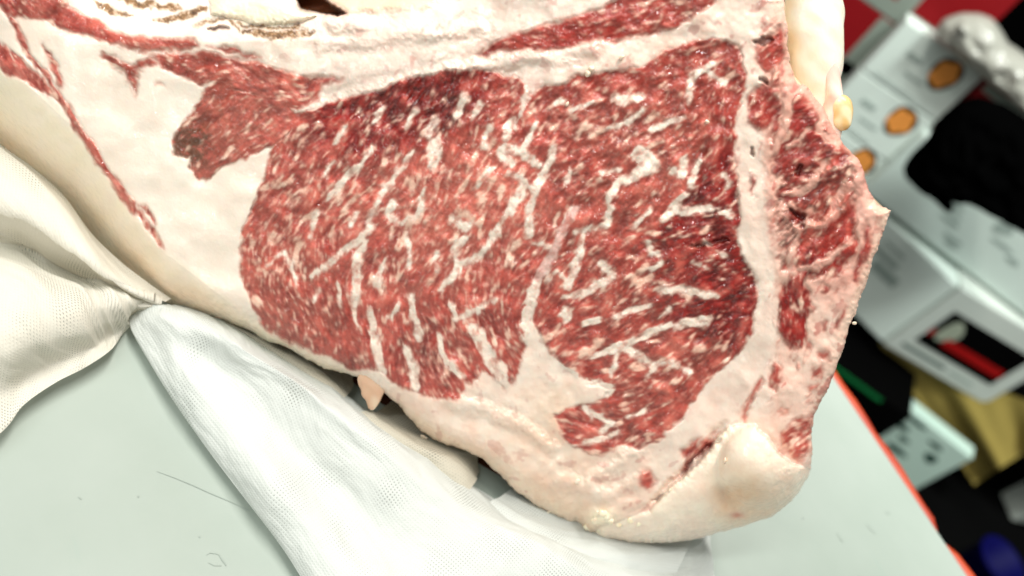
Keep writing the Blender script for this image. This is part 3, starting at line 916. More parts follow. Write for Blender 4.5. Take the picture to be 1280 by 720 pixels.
ragged = 0.9 * midn + 0.6 * coarse + 0.3 * fine + 0.15
streak = np.zeros((H_, W_)); seam = np.zeros((H_, W_))
slab = np.zeros((H_, W_), int)
WXs = X * 0.35 + WX * 0.65; WYs = Y * 0.35 + WY * 0.65
for P in ST:
    s, d = streak_field(P, 1.0, WXs, WYs)
    d = d + ragged[s]
    mk = sstep(-2.8, 2.2, d)
    streak[s] = np.maximum(streak[s], mk * np.clip(0.93 + 0.5 * vnoise(X, Y, 7, 86)[s] + 0.25 * vnoise(X, Y, 2.6, 87)[s], 0.25, 1))
    sl = slab[s]; sl[d > 0] = add_label('fat_streak'); slab[s] = sl
for P in SEAMS:
    s, d = streak_field(P, 1.0, WXs, WYs)
    d = d + ragged[s]
    mk = sstep(-3, 2.5, d)
    seam[s] = np.maximum(seam[s], mk)
    sl = slab[s]; sl[d > 0] = add_label('fat_seam'); slab[s] = sl
lab = np.where((slab > 0) & (muscle > 0.35), slab, lab)

streak = np.clip(0.5 * streak + 0.62 * lic(streak, 5), 0, 1)
S_all = np.maximum(np.maximum(streak, fleck * 0.95), seam)
F = 1 - muscle * (1 - S_all)
F = np.clip(F, 0, 1)

# ---------------------------------------------------------------- colours (the stuff itself, plus orange bounce painted on the left fat)
def mixc(a, b, t):
    return a * (1 - t[..., None]) + b * t[..., None]
def flat(c):
    return np.broadcast_to(lin(c), (H_, W_, 3)).copy()
n40, n18, n7, n3 = (fbm(X, Y, 40, 81), fbm(X, Y, 18, 82), fbm(X, Y, 7, 83), vnoise(X, Y, 2.6, 84))
fat = mixc(flat((240, 222, 206)), flat((244, 232, 218)), np.clip(0.5 + 0.7 * n40, 0, 1))
fat = mixc(fat, flat((238, 210, 194)), np.clip(0.2 + 0.5 * n18, 0, 1) * 0.4)
# outer skin at the left and the bottom: creamier
edge_l, _ = seg_dist(X, Y, [(-75, 20), (0, 70), (95, 158), (140, 222), (205, 311), (300, 380), (420, 448), (530, 520), (640, 590), (760, 655)], False)
line_side = []
LP = np.array([(-200, -50), (-75, 20), (0, 70), (95, 158), (140, 222), (205, 311), (300, 384), (420, 450), (530, 518), (640, 580), (720, 620), (780, 640), (900, 760)], float)
ly = np.interp(X, LP[:, 0], LP[:, 1])
below = sstep(-10, 22, Y - ly)
fat = mixc(fat, flat((240, 226, 200)), below * np.clip(0.75 + 0.4 * n18, 0, 1))
orange = np.exp(-np.clip(SD, 0, 99) ** 2 / (2 * 26.0 ** 2)) * sstep(340, 200, X) * below  # shade and warm bounce at the left outline, painted into the fat
fat = mixc(fat, flat((226, 166, 112)), orange * np.clip(0.4 + 0.5 * n40, 0, 0.8))
yel = blobs([(690, 515, .75, 22), (560, 540, .2, 40), (700, 560, .45, 30), (720, 610, .45, 45), (660, 600, .4, 40), (620, 560, .4, 30), (780, 640, .4, 40), (400, 300, 0, 400)], 0)
fat = mixc(fat, flat((206, 168, 122)), np.clip(yel * (0.9 + 0.6 * n18), 0, 0.85))
# pinkish marrow of the chine at the right
chine = sstep(944, 972, X + 10 * n18 - np.clip((Y - 440), 0, 99) * 0.0) * sstep(585, 520, Y)
fat = mixc(fat, mixc(flat((230, 180, 160)), flat((236, 212, 194)), np.clip(0.5 + 0.9 * n18, 0, 1)), chine * 0.9)
upin = np.maximum(sstep(150, 70, np.hypot((X - 1020) * 1.2, (Y - 180) * 0.75)), 0.8 * sstep(120, 60, np.hypot((X - 1040) * 1.5, (Y - 290)))) * sstep(944, 968, X + 6 * n7)
fat = mixc(fat, mixc(flat((166, 62, 48)), flat((220, 146, 126)), np.clip(0.5 + 0.9 * n18 + 0.6 * n7, 0, 1)), upin * np.clip(0.75 + 0.8 * n18, 0, 0.95))
skin = sstep(16, 4, SD) * sstep(1000, 1030, X) * sstep(240, 262, Y)
fat = mixc(fat, flat((232, 196, 172)), skin * 0.7)
greyfat = blobs([(475, 85, .7, 40), (540, 60, .5, 50), (450, 95, .6, 30), (945, 200, .1, 30), (955, 300, .1, 40), (600, 40, .4, 40), (500, 30, 0, 30), (900, 500, .25, 40), (300, 250, 0, 120)], 0)
fat = mixc(fat, flat((196, 186, 178)), np.clip(greyfat * (0.7 + 0.7 * n18), 0, 0.8))
pinkfat = blobs([(520, 50, .55, 60), (600, 60, .4, 50), (700, 75, .6, 50), (820, 60, .7, 45), (880, 30, .7, 40), (400, 50, .4, 50), (930, 30, .7, 40), (640, 110, .5, 40), (790, 580, .6, 50), (860, 540, .3, 30), (740, 580, .5, 40), (640, 500, .4, 40), (200, 200, 0, 120), (580, 520, .5, 30)], 0)
fat = mixc(fat, flat((230, 186, 166)), np.clip(pinkfat * (0.55 + 0.5 * n18 + 0.25 * n7), 0, 0.65))
# fibrous pink threads in the seam tissue
thr = sstep(1.0, 1.9, coarse) * np.clip(pinkfat + chine * .7, 0, 1)
fat = mixc(fat, flat((170, 70, 62)), thr * 0.6)

# lean
lean = mixc(flat((108, 12, 10)), flat((164, 42, 36)), np.clip(0.5 + 0.2 * fine + 0.3 * n18 + 0.24 * tone, 0, 1))
dark = blobs([(500, 122, .8, 26), (550, 108, .75, 24), (910, 350, .7, 32), (930, 390, .7, 24), (905, 300, .6, 24), (905, 210, .5, 28), (780, 85, .7, 34), (830, 75, .7, 24), (860, 330, .35, 28), (370, 395, .35, 30), (240, 180, .8, 22), (270, 195, .6, 20), (280, 125, .45, 24), (820, 440, .35, 30), (1000, 270, .9, 16), (1005, 208, .8, 30), (1040, 295, .8, 32), (990, 390, .8, 25), (955, 145, .5, 25), (1022, 465, .4, 16), (115, 20, .6, 30), (700, 270, .35, 26), (360, 250, .1, 40), (560, 300, 0, 50), (480, 260, 0, 60), (640, 440, .1, 40), (610, 240, .35, 20), (740, 330, .3, 25), (850, 530, 0, 20)], .15)
lean = mixc(lean, mixc(flat((76, 9, 6)), flat((126, 26, 18)), np.clip(0.5 + 0.4 * fine, 0, 1)), np.clip(dark * (1.0 + 0.5 * n18 - 0.25 * tone) + sstep(0.9, 2.2, -tone) * 0.45, 0, 0.95))
pink = blobs([(560, 275, .8, 46), (470, 330, .35, 40), (400, 300, .4, 40), (345, 330, .5, 34), (540, 230, .5, 30), (600, 350, .3, 40), (840, 330, .2, 20), (720, 130, .35, 40), (780, 250, .45, 24), (840, 500, .35, 30), (820, 220, .5, 24), (230, 75, .55, 40), (320, 95, .5, 30), (900, 100, .35, 30), (740, 540, .3, 24), (510, 450, .3, 24), (900, 300, -.1, 40), (500, 120, -.1, 40), (1030, 200, .12, 40), (1000, 550, .5, 26), (1055, 265, .4, 20), (750, 380, .3, 30)], .12)
lean = mixc(lean, flat((212, 116, 98)), np.clip(pink * (0.8 + 0.5 * n18 + 0.08 * fine) + sstep(0.7, 2.2, tone) * 0.4, 0, 0.8))
bright = blobs([(680, 40, .8, 40), (760, 20, .8, 40), (600, 62, .5, 20), (950, 140, .6, 24), (1075, 320, .9, 16), (1020, 460, .8, 26), (1048, 398, .8, 14), (200, 55, .45, 40), (20, 80, .5, 30), (120, 200, .4, 40), (840, 10, .45, 40), (500, 300, 0, 150)], .05)
lean = mixc(lean, flat((150, 26, 18)), np.clip(bright * (0.7 + 0.4 * n7), 0, 0.7))
pm = stripe * np.clip(0.35 + 0.8 * n18 + 0.25 * fine, 0, 1)
lean = mixc(lean, flat((206, 122, 106)), pm * 0.6)
brown = blobs([(238, 178, 1.0, 15), (230, 190, .8, 12), (255, 165, .2, 30), (300, 190, 0, 40)], 0)
lean = mixc(lean, flat((74, 50, 28)), np.clip(1.7 * brown * (0.8 + 1.3 * n7), 0, 0.8))
fleckc = mixc(flat((230, 168, 144)), flat((244, 212, 190)), np.clip(0.55 + 0.5 * n7, 0, 1))
streakc = mixc(flat((232, 206, 188)), flat((238, 222, 208)), np.clip(0.5 + 0.6 * n7, 0, 1))
# in the muscle flecks and veins have their own pale pink
tissue = mixc(fleckc, streakc, np.clip(np.maximum(streak, seam), 0, 1))
outside_m = 1 - muscle
fatc = mixc(tissue, fat, outside_m)
seamtint = np.clip(seam, 0, 1) * sstep(430, 330, Y)
fatc = mixc(fatc, flat((212, 170, 158)), seamtint * 0.5 * np.clip(0.6 + n7, 0, 1))
gseam, _ = streak_field([(722, 256, 8), (702, 290, 11), (690, 320, 11), (672, 346, 12)], 1.2), 0
gm = np.zeros((H_, W_)); gm[gseam[0]] = sstep(-2, 3, gseam[1])
fatc = mixc(fatc, flat((206, 152, 144)), gm * 0.7)
RGB = mixc(lean, fatc, F ** 1.15)

# smooth pale band along the cap
bs_, bdd = streak_field([(930, 120, 8), (932, 160, 14), (938, 210, 22), (942, 280, 26), (952, 345, 24), (960, 410, 24), (944, 462, 26), (900, 502, 30), (858, 546, 26)], 1.15, X * 0.5 + WX * 0.5, Y * 0.5 + WY * 0.5)
band = np.zeros((H_, W_)); band[bs_] = sstep(-5, 5, bdd)
band *= (1 - muscle)
RGB = mixc(RGB, mixc(flat((236, 218, 202)), flat((224, 194, 178)), np.clip(0.4 + 0.7 * n18, 0, 1)), band * 0.85)
# crusted rib side at the top left
crust = np.zeros((H_, W_))
CR = [[(118, 0, 4), (127, 8, 7), (138, 14, 7), (150, 17, 6), (165, 17, 4)], [(140, -6, 8), (170, 3, 8), (200, 7, 7), (225, 10, 6)], [(196, 26, 5), (215, 22, 9), (235, 18, 10), (253, 11, 9)],
      [(240, 36, 3), (252, 28, 4), (268, 24, 4), (290, 27, 4), (298, 36, 3)], [(303, 36, 5), (320, 41, 9), (345, 45, 10), (370, 43, 9), (392, 39, 5)], [(300, 30, 4), (330, 34, 5), (372, 35, 5)]]
for P in CR:
    s, d = streak_field(P, 1.1, WX, WY)
    crust[s] = np.maximum(crust[s], sstep(-2.5, 2.5, d))
crust *= np.clip(1.0 + 0.7 * n7 + 0.2 * n3, 0, 1)
RGB = mixc(RGB, mixc(flat((172, 128, 78)), flat((78, 48, 22)), np.clip(0.5 + 0.6 * n7 + 0.3 * n3, 0, 1)), crust * 0.95)
pitm = np.zeros((H_, W_))
PITS = [[(259, 37, 3), (266, 36, 6), (276, 35, 5), (286, 36, 3)], [(944, 54, 6), (954, 52, 10), (962, 49, 6)], [(862, 309, 3), (878, 307, 6), (893, 303, 7), (908, 300, 4)], [(990, 262, 5), (1002, 270, 9)],
        [(1000, 208, 6), (996, 214, 8)], [(952, 100, 4), (958, 104, 5)], [(898, 548, 3), (884, 558, 4), (866, 576, 4), (850, 592, 2)], [(830, 620, 2), (822, 626, 3), (815, 628, 2)], [(938, 186, 3), (939, 194, 3)]]
for P in PITS:
    s, d = streak_field(P, 1.0, WXs, WYs)
    pitm[s] = np.maximum(pitm[s], sstep(-2, 2.5, d))
RGB = mixc(RGB, flat((78, 12, 8)), pitm * 0.75)
GAP = [(366, -12), (396, -12), (412, 6), (431, 16), (421, 20), (402, 16), (376, 11)]
gap = poly_mask(GAP, 2.0, 1)
RGB = mixc(RGB, flat((92, 46, 20)), gap)
rb = poly_mask([(252, -75), (364, -75), (366, 0), (374, 12), (398, 19), (380, 28), (330, 32), (300, 26), (264, 18)], 5, 2)
rs_, rd_ = poly_sd([(252, -75), (364, -75), (366, 0), (374, 12), (398, 19), (380, 28), (330, 32), (300, 26), (264, 18)], 40, 1)
rbd = np.zeros((H_, W_)); rbd[rs_] = np.clip(rd_, 0, 26)
RGB = mixc(RGB, flat((238, 226, 196)), rb * (1 - crust) * 0.8)
rb2 = poly_mask([(398, -75), (560, -75), (560, -2), (530, 8), (470, 14), (434, 14), (415, 4), (400, -10)], 7, 1)
RGB = mixc(RGB, flat((232, 200, 166)), rb2 * 0.8)
# knob of bone and fat at the lower right
KNOB = [(735, 672), (748, 660), (772, 652), (798, 642), (812, 638), (826, 622), (840, 606), (856, 594), (872, 578), (888, 560), (898, 544), (910, 533), (928, 529), (944, 533), (958, 546), (972, 566), (990, 580), (1008, 586), (1020, 590), (1008, 612), (990, 640), (940, 672), (880, 690), (760, 692)]
ks, kd = poly_sd(KNOB, 40, 1)
knob = np.zeros((H_, W_)); knob[ks] = sstep(-2, 2, kd)
kin = np.zeros((H_, W_)); kin[ks] = np.clip(kd, 0, 40)
kc = mixc(flat((244, 230, 210)), flat((236, 212, 192)), np.clip(0.5 + 0.7 * n18, 0, 1))
tan = blobs([(925, 612, .8, 17), (915, 630, .6, 15), (955, 640, .35, 20), (985, 625, .3, 18), (905, 600, .3, 12), (850, 600, 0, 50), (980, 590, .05, 20), (930, 560, 0, 25)], 0)
kc = mixc(kc, flat((212, 160, 106)), np.clip(tan * (0.95 + 0.4 * n18), 0, 0.85))
kc = mixc(kc, flat((190, 74, 50)), np.exp(-(((X - 921) / 8) ** 2 + ((Y - 644) / 4) ** 2)) * 0.7)
RGB = mixc(RGB, kc, knob)
RGB = RGB * (1 + (0.01 + 0.04 * muscle) * n3 + (0.02 + 0.04 * muscle) * n7)[..., None]
RGB = np.clip(RGB, 0.002, 0.92)

v40, v18, v11 = vnoise(X, Y, 40, 181), vnoise(X, Y, 18, 182), vnoise(X, Y, 11, 183)
# ---------------------------------------------------------------- relief, metres towards the eye
h = 0.006 * np.exp(-(((X - 600) / 300) ** 2 + ((Y - 260) / 220) ** 2))
Fs = soft(F, 3)
h += 0.00008 * (Fs - 0.5)
h += muscle * (0.00008 * soft(midn, 2) + 0.00022 * n7 + 0.00008 * soft(fine, 2) + 0.0008 * v18 + 0.00022 * soft(tone, 2) + 0.00035 * v11)
tex = np.clip(chine + pinkfat + yel, 0, 1) * (1 - band)
h += (1 - muscle) * (0.0012 * v40 + 0.0003 * v18 + tex * (1 - knob) * (0.00035 * v11 + 0.00016 * vnoise(X, Y, 6, 184)))
h += band * 0.00012 * soft(vnoise(X, Y, 9, 196), 2)
h += crust * (0.0008 * n7 - 0.0003) - pitm * 0.0018 - soft(stripe, 5) * 0.0004
# grooves where muscle meets the fat round it
bd = np.exp(-((soft(muscle, 5) - 0.5) / 0.28) ** 2) * (1 - np.maximum(seam, 0))
h -= 0.0003 * bd
# outer fat rolls away below the red stripe and at the bottom
lft = np.clip(Y - ly - 4, 0, 120) * sstep(760, 520, X)
h -= 0.000002 * lft ** 2 + 0.00006 * lft
# the rib side at the top left falls back
tp = np.clip(52 - Y - 0.02 * (X - 300), 0, 130) * sstep(660, 560, X) * sstep(60, 140, X)
h -= 0.00010 * tp + 0.0000022 * tp ** 2
h += 0.006 * np.sqrt(np.clip(rbd / 26, 0, 1)) * (rbd > 0)
h += rb2 * 0.002 - gap * 0.014
# folds of tissue along the top
for P, a in (([(640, 78), (560, 92), (470, 112), (384, 140)], .0009), ([(560, 88), (620, 76), (690, 70), (740, 62)], .001), ([(420, 30), (500, 38), (600, 34)], .0012), ([(400, 58), (480, 50), (540, 44)], .0009),
             ([(940, 170), (930, 260), (950, 330), (955, 420), (930, 470)], .0003), ([(1010, 230), (1040, 215), (1068, 205)], .001), ([(985, 270), (1000, 290), (1030, 282), (1050, 262), (1070, 225)], .0013), ([(990, 320), (1030, 330), (1055, 310)], .001),
             ([(560, 500), (600, 512), (650, 530), (690, 560)], .0014), ([(740, 600), (770, 580), (800, 560)], .0012), ([(700, 600), (760, 620), (800, 600)], .001)):
    d, _ = seg_dist(WX, WY, P, False)
    h += a * np.exp(-(d / 8.5) ** 2) * 0.8 - 0.35 * a * np.exp(-((d - 13) / 6) ** 2)
kga = lambda x, y, a, b: np.exp(-(((X - x) / a) ** 2 + ((Y - y) / b) ** 2))
ke = np.clip(1 - ((X - 955) / 56) ** 2 - ((Y - 582) / 54) ** 2, 0, 1)
kr = np.sqrt(np.clip(1 - (1 - kin / 40) ** 2, 0, 1))
kgr = np.zeros((H_, W_)); kgr[ks] = np.exp(-((kd + 4) / 4.5) ** 2)
h -= 0.0028 * kgr * sstep(770, 840, X) * sstep(915, 895, X)
h += knob * (0.001 + 0.004 * kr + 0.010 * soft(ke ** 0.6, 5) - 0.004 * kga(912, 618, 20, 16))
lump = np.exp(-(((X - 752) / 17) ** 2 + ((Y - 648) / 10) ** 2))
h += lump * (0.003 + 0.002 * n7)
RGB = mixc(RGB, flat((240, 228, 200)), np.clip(lump * 1.2, 0, 0.9))
# the face rounds over towards its outline
R = 26 + 14 * sstep(560, 300, X) + 26 * sstep(640, 700, X) * sstep(560, 620, Y) - 10 * sstep(1000, 1040, X)
R = np.where(Y < 0, 30, R) + 16 * knob
q = np.clip(1 - SD / R, 0, 1)
h -= R * PX * 1.15 * (1 - np.sqrt(np.clip(1 - q * q, 0, 1)))

# ---------------------------------------------------------------- which cell belongs to which part
capl = add_label('fat_cap'); chl = add_label('chine_bone'); knl = add_label('bone_knob'); ribl = add_label('rib_bone'); topl = add_label('fat_seam')
fatcell = lab == 0
lab = np.where(fatcell & (below > 0.5), capl, lab)
lab = np.where(fatcell & (chine > 0.5) & (lab != capl), chl, lab)
dseam, _ = seg_dist(WX, WY, [(930, 90), (928, 180), (935, 260), (930, 310), (952, 345), (956, 400), (930, 460), (885, 500), (850, 545)], False)
lab = np.where((lab == 0) & (dseam < 17), topl, lab)
lab = np.where((lab == 0) & ((rb > 0.5) | (rb2 > 0.5)), ribl, lab)
lab = np.where(knob > 0.5, knl, lab)

gys, gxs = np.gradient(SD, STEP)
gl = np.hypot(gxs, gys) + 1e-6
pull = np.where((SD < 0) & (SD > -2.2 * STEP), -SD, 0.0)
Pw = on_face(X + pull * gxs / gl, Y + pull * gys / gl, h)
ok = SD > -1.5 * STEP
cellok = ok[:-1, :-1] & ok[1:, :-1] & ok[:-1, 1:] & ok[1:, 1:]
clab = lab[:-1, :-1]
# tidy the borders and drop specks
# normals of the whole face, so the parts join without a crease
du = np.gradient(Pw, axis=1); dv = np.gradient(Pw, axis=0)
NR = np.cross(dv, du); NR /= np.linalg.norm(NR, axis=-1, keepdims=True) + 1e-12
toeye = CAM - Pw
NR *= np.sign((NR * toeye).sum(-1))[..., None]

def meat_mat(name, rough, spec, sss, bump, coat=0.0, glint=0.001):
    mt, nt, b = nodes_of(name)
    N, L = nt.nodes, nt.links
    at = N.new('ShaderNodeAttribute'); at.attribute_name = 'tissue'
    tc = N.new('ShaderNodeTexCoord')
    n1 = N.new('ShaderNodeTexNoise'); n1.inputs['Scale'].default_value = 900; n1.inputs['Detail'].default_value = 3
    n2 = N.new('ShaderNodeTexNoise'); n2.inputs['Scale'].default_value = 260; n2.inputs['Detail'].default_value = 4
    geo = N.new('ShaderNodeNewGeometry')
    L.new(geo.outputs['Position'], n1.inputs['Vector']); L.new(geo.outputs['Position'], n2.inputs['Vector'])
    ad = N.new('ShaderNodeMath'); ad.operation = 'MULTIPLY_ADD'; ad.inputs[1].default_value = 0.5
    L.new(n1.outputs['Fac'], ad.inputs[0]); L.new(n2.outputs['Fac'], ad.inputs[2])
    bp = N.new('ShaderNodeBump'); bp.inputs['Strength'].default_value = bump; bp.inputs['Distance'].default_value = 0.0012
    L.new(ad.outputs[0], bp.inputs['Height']); L.new(bp.outputs[0], b.inputs['Normal'])
    L.new(at.outputs['Color'], b.inputs['Base Color'])
    rg = N.new('ShaderNodeMapRange'); rg.inputs[1].default_value = 0.3; rg.inputs[2].default_value = 0.7
    rg.inputs[3].default_value = rough - 0.12; rg.inputs[4].default_value = rough + 0.15
    L.new(n2.outputs['Fac'], rg.inputs[0]); L.new(rg.outputs[0], b.inputs['Roughness'])
    b.inputs['Specular IOR Level'].default_value = spec
    b.inputs['Subsurface Weight'].default_value = sss
    b.inputs['Subsurface Radius'].default_value = (1.0, 0.45, 0.3)
    b.inputs['Subsurface Scale'].default_value = 0.0015
    b.inputs['Coat Weight'].default_value = coat
    b.inputs['Coat Roughness'].default_value = 0.10
    n4 = N.new('ShaderNodeTexNoise'); n4.inputs['Scale'].default_value = 300; n4.inputs['Detail'].default_value = 2
    L.new(geo.outputs['Position'], n4.inputs['Vector'])
    bc = N.new('ShaderNodeBump'); bc.inputs['Strength'].default_value = 1.0; bc.inputs['Distance'].default_value = glint
    L.new(n4.outputs['Fac'], bc.inputs['Height']); L.new(bc.outputs[0], b.inputs['Coat Normal'])
    return mt
M_lean = meat_mat('wet_lean_meat', 0.42, 0.3, 0.04, 0.30, 0.6, 0.003)
M_fat = meat_mat('pale_fat', 0.40, 0.4, 0.25, 0.13, 0.45, 0.0008)
M_bone = meat_mat('cut_bone', 0.45, 0.4, 0.12, 0.16, 0.4, 0.0014)

pad = on_z(np.array([250, 330, 420, 470, 560, 640, 700, 760, 640, 480, 330]), np.array([372, 412, 462, 500, 556, 604, 632, 640, 470, 380, 330]), 0.0006)  # invented dark sheet, stands in for the deep shade under the roast
sheet_v = np.vstack([pad, pad + [0, 0, 0.0008]])
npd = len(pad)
o = mesh_obj('gap_shade_sheet', sheet_v, [tuple(range(npd))[::-1], tuple(range(npd, 2 * npd))] + [(k, (k + 1) % npd, npd + (k + 1) % npd, npd + k) for k in range(npd)], simple_mat('gap_shade_brown', (70, 34, 18), 0.5, 0.3, 60, 0.2, 0.3), None, False, pad.mean(0))
tag(o, 'dark brown sheet added to darken the gaps under the roast', 'sheet')
BASE = on_z(480, 470, 0.004)
BASE[2] = 0.004
roast = empty('beef_rib_roast', BASE)
tag(roast, 'marbled raw bone in beef rib roast with thick white fat and red cut face', 'meat')

def attr(me, cols):
    a = me.color_attributes.new('tissue', 'FLOAT_COLOR', 'POINT')
    a.data.foreach_set('color', np.hstack([cols, np.ones((len(cols), 1))]).astype(np.float32).ravel())

vid = II * W_ + JJ
Pf, Nf, Cf = Pw.reshape(-1, 3), NR.reshape(-1, 3), RGB.reshape(-1, 3)
A = vid[:-1, :-1]; B_ = vid[:-1, 1:]; C_ = vid[1:, 1:]; D_ = vid[1:, :-1]
present = np.unique(clab[cellok])
counts = {l: int(((clab == l) & cellok).sum()) for l in present}
for l in present:
    if counts[l] < 12 and l != 0:
        clab[clab == l] = 0
for l in np.unique(clab[cellok]):
    mk = cellok & (clab == l)
    quads = np.stack([A[mk], D_[mk], C_[mk], B_[mk]], 1)
    used, inv = np.unique(quads, return_inverse=True)
    quads = inv.reshape(-1, 4)
    nm = names[l]
    me = bpy.data.meshes.new(nm)
    nv, nf = len(used), len(quads)
    me.vertices.add(nv); me.vertices.foreach_set('co', (Pf[used] - BASE).astype(np.float32).ravel())
    me.loops.add(nf * 4); me.loops.foreach_set('vertex_index', quads.astype(np.int32).ravel())
    me.polygons.add(nf)
    me.polygons.foreach_set('loop_start', np.arange(0, nf * 4, 4, dtype=np.int32))
    me.polygons.foreach_set('use_smooth', np.ones(nf, bool))
    me.update(calc_edges=True)
    attr(me, Cf[used])
    me.normals_split_custom_set_from_vertices(Nf[used].astype(np.float32))
    me.materials.append(M_lean if 'muscle' in nm else (M_bone if 'chine' in nm or nm == 'rib_bone' else M_fat))
    o = bpy.data.objects.new(nm, me)
    COL.objects.link(o)
    o.parent = roast

def samp(F_, x, y):
    i = np.clip(np.rint((y - gy[0]) / STEP), 0, H_ - 1).astype(int); j = np.clip(np.rint((x - gx[0]) / STEP), 0, W_ - 1).astype(int)
    return F_[i, j]

# ---- the rest of the joint behind the face
def body():
    P = np.array(OUT, float)
    Q = np.vstack([P, P[:1]])
    d = np.r_[0, np.cumsum(np.linalg.norm(np.diff(Q, axis=0), axis=1))]
    s = np.linspace(0, d[-1], 420, endpoint=False)
    px = np.stack([np.interp(s, d, Q[:, 0]), np.interp(s, d, Q[:, 1])], 1)
    tang = np.roll(px, -1, 0) - np.roll(px, 1, 0)
    nrm = np.stack([-tang[:, 1], tang[:, 0]], 1); nrm /= np.linalg.norm(nrm, axis=1, keepdims=True)
    c0 = np.array([520.0, 250.0])
    nrm *= np.sign(((c0 - px) * nrm).sum(1))[:, None]
    start = px + nrm * 3.2
    hh_ = samp(h, np.clip(start[:, 0], gx[0], gx[-1]), np.clip(start[:, 1], gy[0], gy[-1])) - 0.0006
    S0 = on_face(start[:, 0], start[:, 1], np.maximum(hh_, -0.09))
    cen = on_face(np.array(500.0), np.array(250.0), 0.0)
    cen[2] = 0.035
    bk = fb * 1.0 - fd * 0.55
    bk /= np.linalg.norm(bk)
    NRG = 26
    vs, cs, fs = [], [], []
    n = len(px)
    for k in range(NRG + 1):
        t = k / NRG
        sc_ = 1 - 0.10 * t - 0.25 * t ** 3
        if k == NRG:
            sc_ = 0.45
        ring = cen + (S0 - cen) * sc_ + bk * 0.17 * t + np.array([0, 0, -0.02 * t])
        nz = vnoise(px[:, 0], px[:, 1] + 300 * t, 40, 91) * 0.004 * min(1, 3 * t) + vnoise(px[:, 0], px[:, 1] + 300 * t, 12, 92) * 0.0014 * min(1, 5 * t)
        out = (S0 - cen); out /= np.linalg.norm(out, axis=1, keepdims=True)
        ring = ring + out * nz[:, None]
        ring[:, 2] = np.maximum(ring[:, 2], 0.004 + 0.013 * max(0, 1 - 2.2 * t))
        vs.append(ring)
        cc = np.broadcast_to(lin((228, 206, 172)), (n, 3)).copy()
        mixv = np.clip(0.5 + 0.8 * vnoise(px[:, 0], px[:, 1] + 300 * t, 30, 93), 0, 1)[:, None]
        cc = cc * (1 - mixv * 0.5) + lin((206, 150, 110)) * mixv * 0.5
        cs.append(cc)
    vs = np.vstack(vs); cs = np.vstack(cs)
    for k in range(NRG):
        for i in range(n):
            fs.append((k * n + i, (k + 1) * n + i, (k + 1) * n + (i + 1) % n, k * n + (i + 1) % n))
    vs = np.vstack([vs, [vs[-n:].mean(0) + bk * 0.008]]); cs = np.vstack([cs, cs[-1:]])
    e = len(vs) - 1
    for i in range(n):
        fs.append((NRG * n + i, e, NRG * n + (i + 1) % n))
    o = mesh_obj('outer_fat', vs - BASE, fs, M_fat, roast)
    attr(o.data, cs)
    bm = bmesh.new(); bm.from_mesh(o.data); bmesh.ops.recalc_face_normals(bm, faces=bm.faces[:]); bm.to_mesh(o.data); bm.free()
body()

def blob(name, pts, depth, col, col2, mat, seed, rough=0.08, flat_=0.8, seg=40):
    """lump strung along picture points (x, y, radius), set depth metres nearer the eye than the face"""
    vs, fs, cs = [], [], []
    P = np.array(pts, float)
    L = np.r_[0, np.cumsum(np.hypot(np.diff(P[:, 0]), np.diff(P[:, 1])))]
    nl = max(16, int(L[-1] / 3) + 12)
    u = np.linspace(0, 1, nl)
    xx, yy, rr = (np.interp(u * L[-1], L, P[:, k]) for k in range(3))
    for _ in range(3):
        for a in (xx, yy, rr):
            a[1:-1] = (a[:-2] + 2 * a[1:-1] + a[2:]) / 4
    e0, e1 = rr[0], rr[-1]
    rr = rr * np.sqrt(np.clip(1 - np.clip(1 - u * L[-1] / max(e0, 1), 0, 1) ** 2, 0.0004, 1)) * np.sqrt(np.clip(1 - np.clip(1 - (1 - u) * L[-1] / max(e1, 1), 0, 1) ** 2, 0.0004, 1))
    tx, ty = np.gradient(xx), np.gradient(yy)
    ln = np.hypot(tx, ty); tx, ty = tx / ln, ty / ln
    a = np.linspace(0, 2 * np.pi, seg, endpoint=False)
    for i in range(nl):
        nz = 1 + rough * vnoise(np.cos(a) * 14 + i * 1.1, np.sin(a) * 14 + seed * 9.1 + i * 0.4, 14, 300 + seed) + 0.15 * rough * vnoise(np.cos(a) * 14 + i * 1.1, np.sin(a) * 14 + i * 0.5, 6, 310 + seed)
        ox = -ty[i] * np.cos(a) * rr[i] * nz; oy = tx[i] * np.cos(a) * rr[i] * nz
        vs.append(on_face(xx[i] + ox, yy[i] + oy, depth + np.sin(a) * rr[i] * nz * PX * flat_))
        mm = np.clip(0.5 + 0.8 * vnoise(xx[i] + ox, yy[i] + oy + 20 * np.sin(a), 14, 320 + seed), 0, 1)[:, None]
        cs.append(lin(col) * (1 - mm) + lin(col2) * mm)
    vs = np.vstack(vs); cs = np.vstack(cs)
    for i in range(nl - 1):
        for k in range(seg):
            fs.append((i * seg + k, i * seg + (k + 1) % seg, (i + 1) * seg + (k + 1) % seg, (i + 1) * seg + k))
    o = mesh_obj(name, vs - BASE, fs, mat, roast)
    attr(o.data, cs)
    bm = bmesh.new(); bm.from_mesh(o.data); bmesh.ops.recalc_face_normals(bm, faces=bm.faces[:]); bm.to_mesh(o.data); bm.free()
    return o
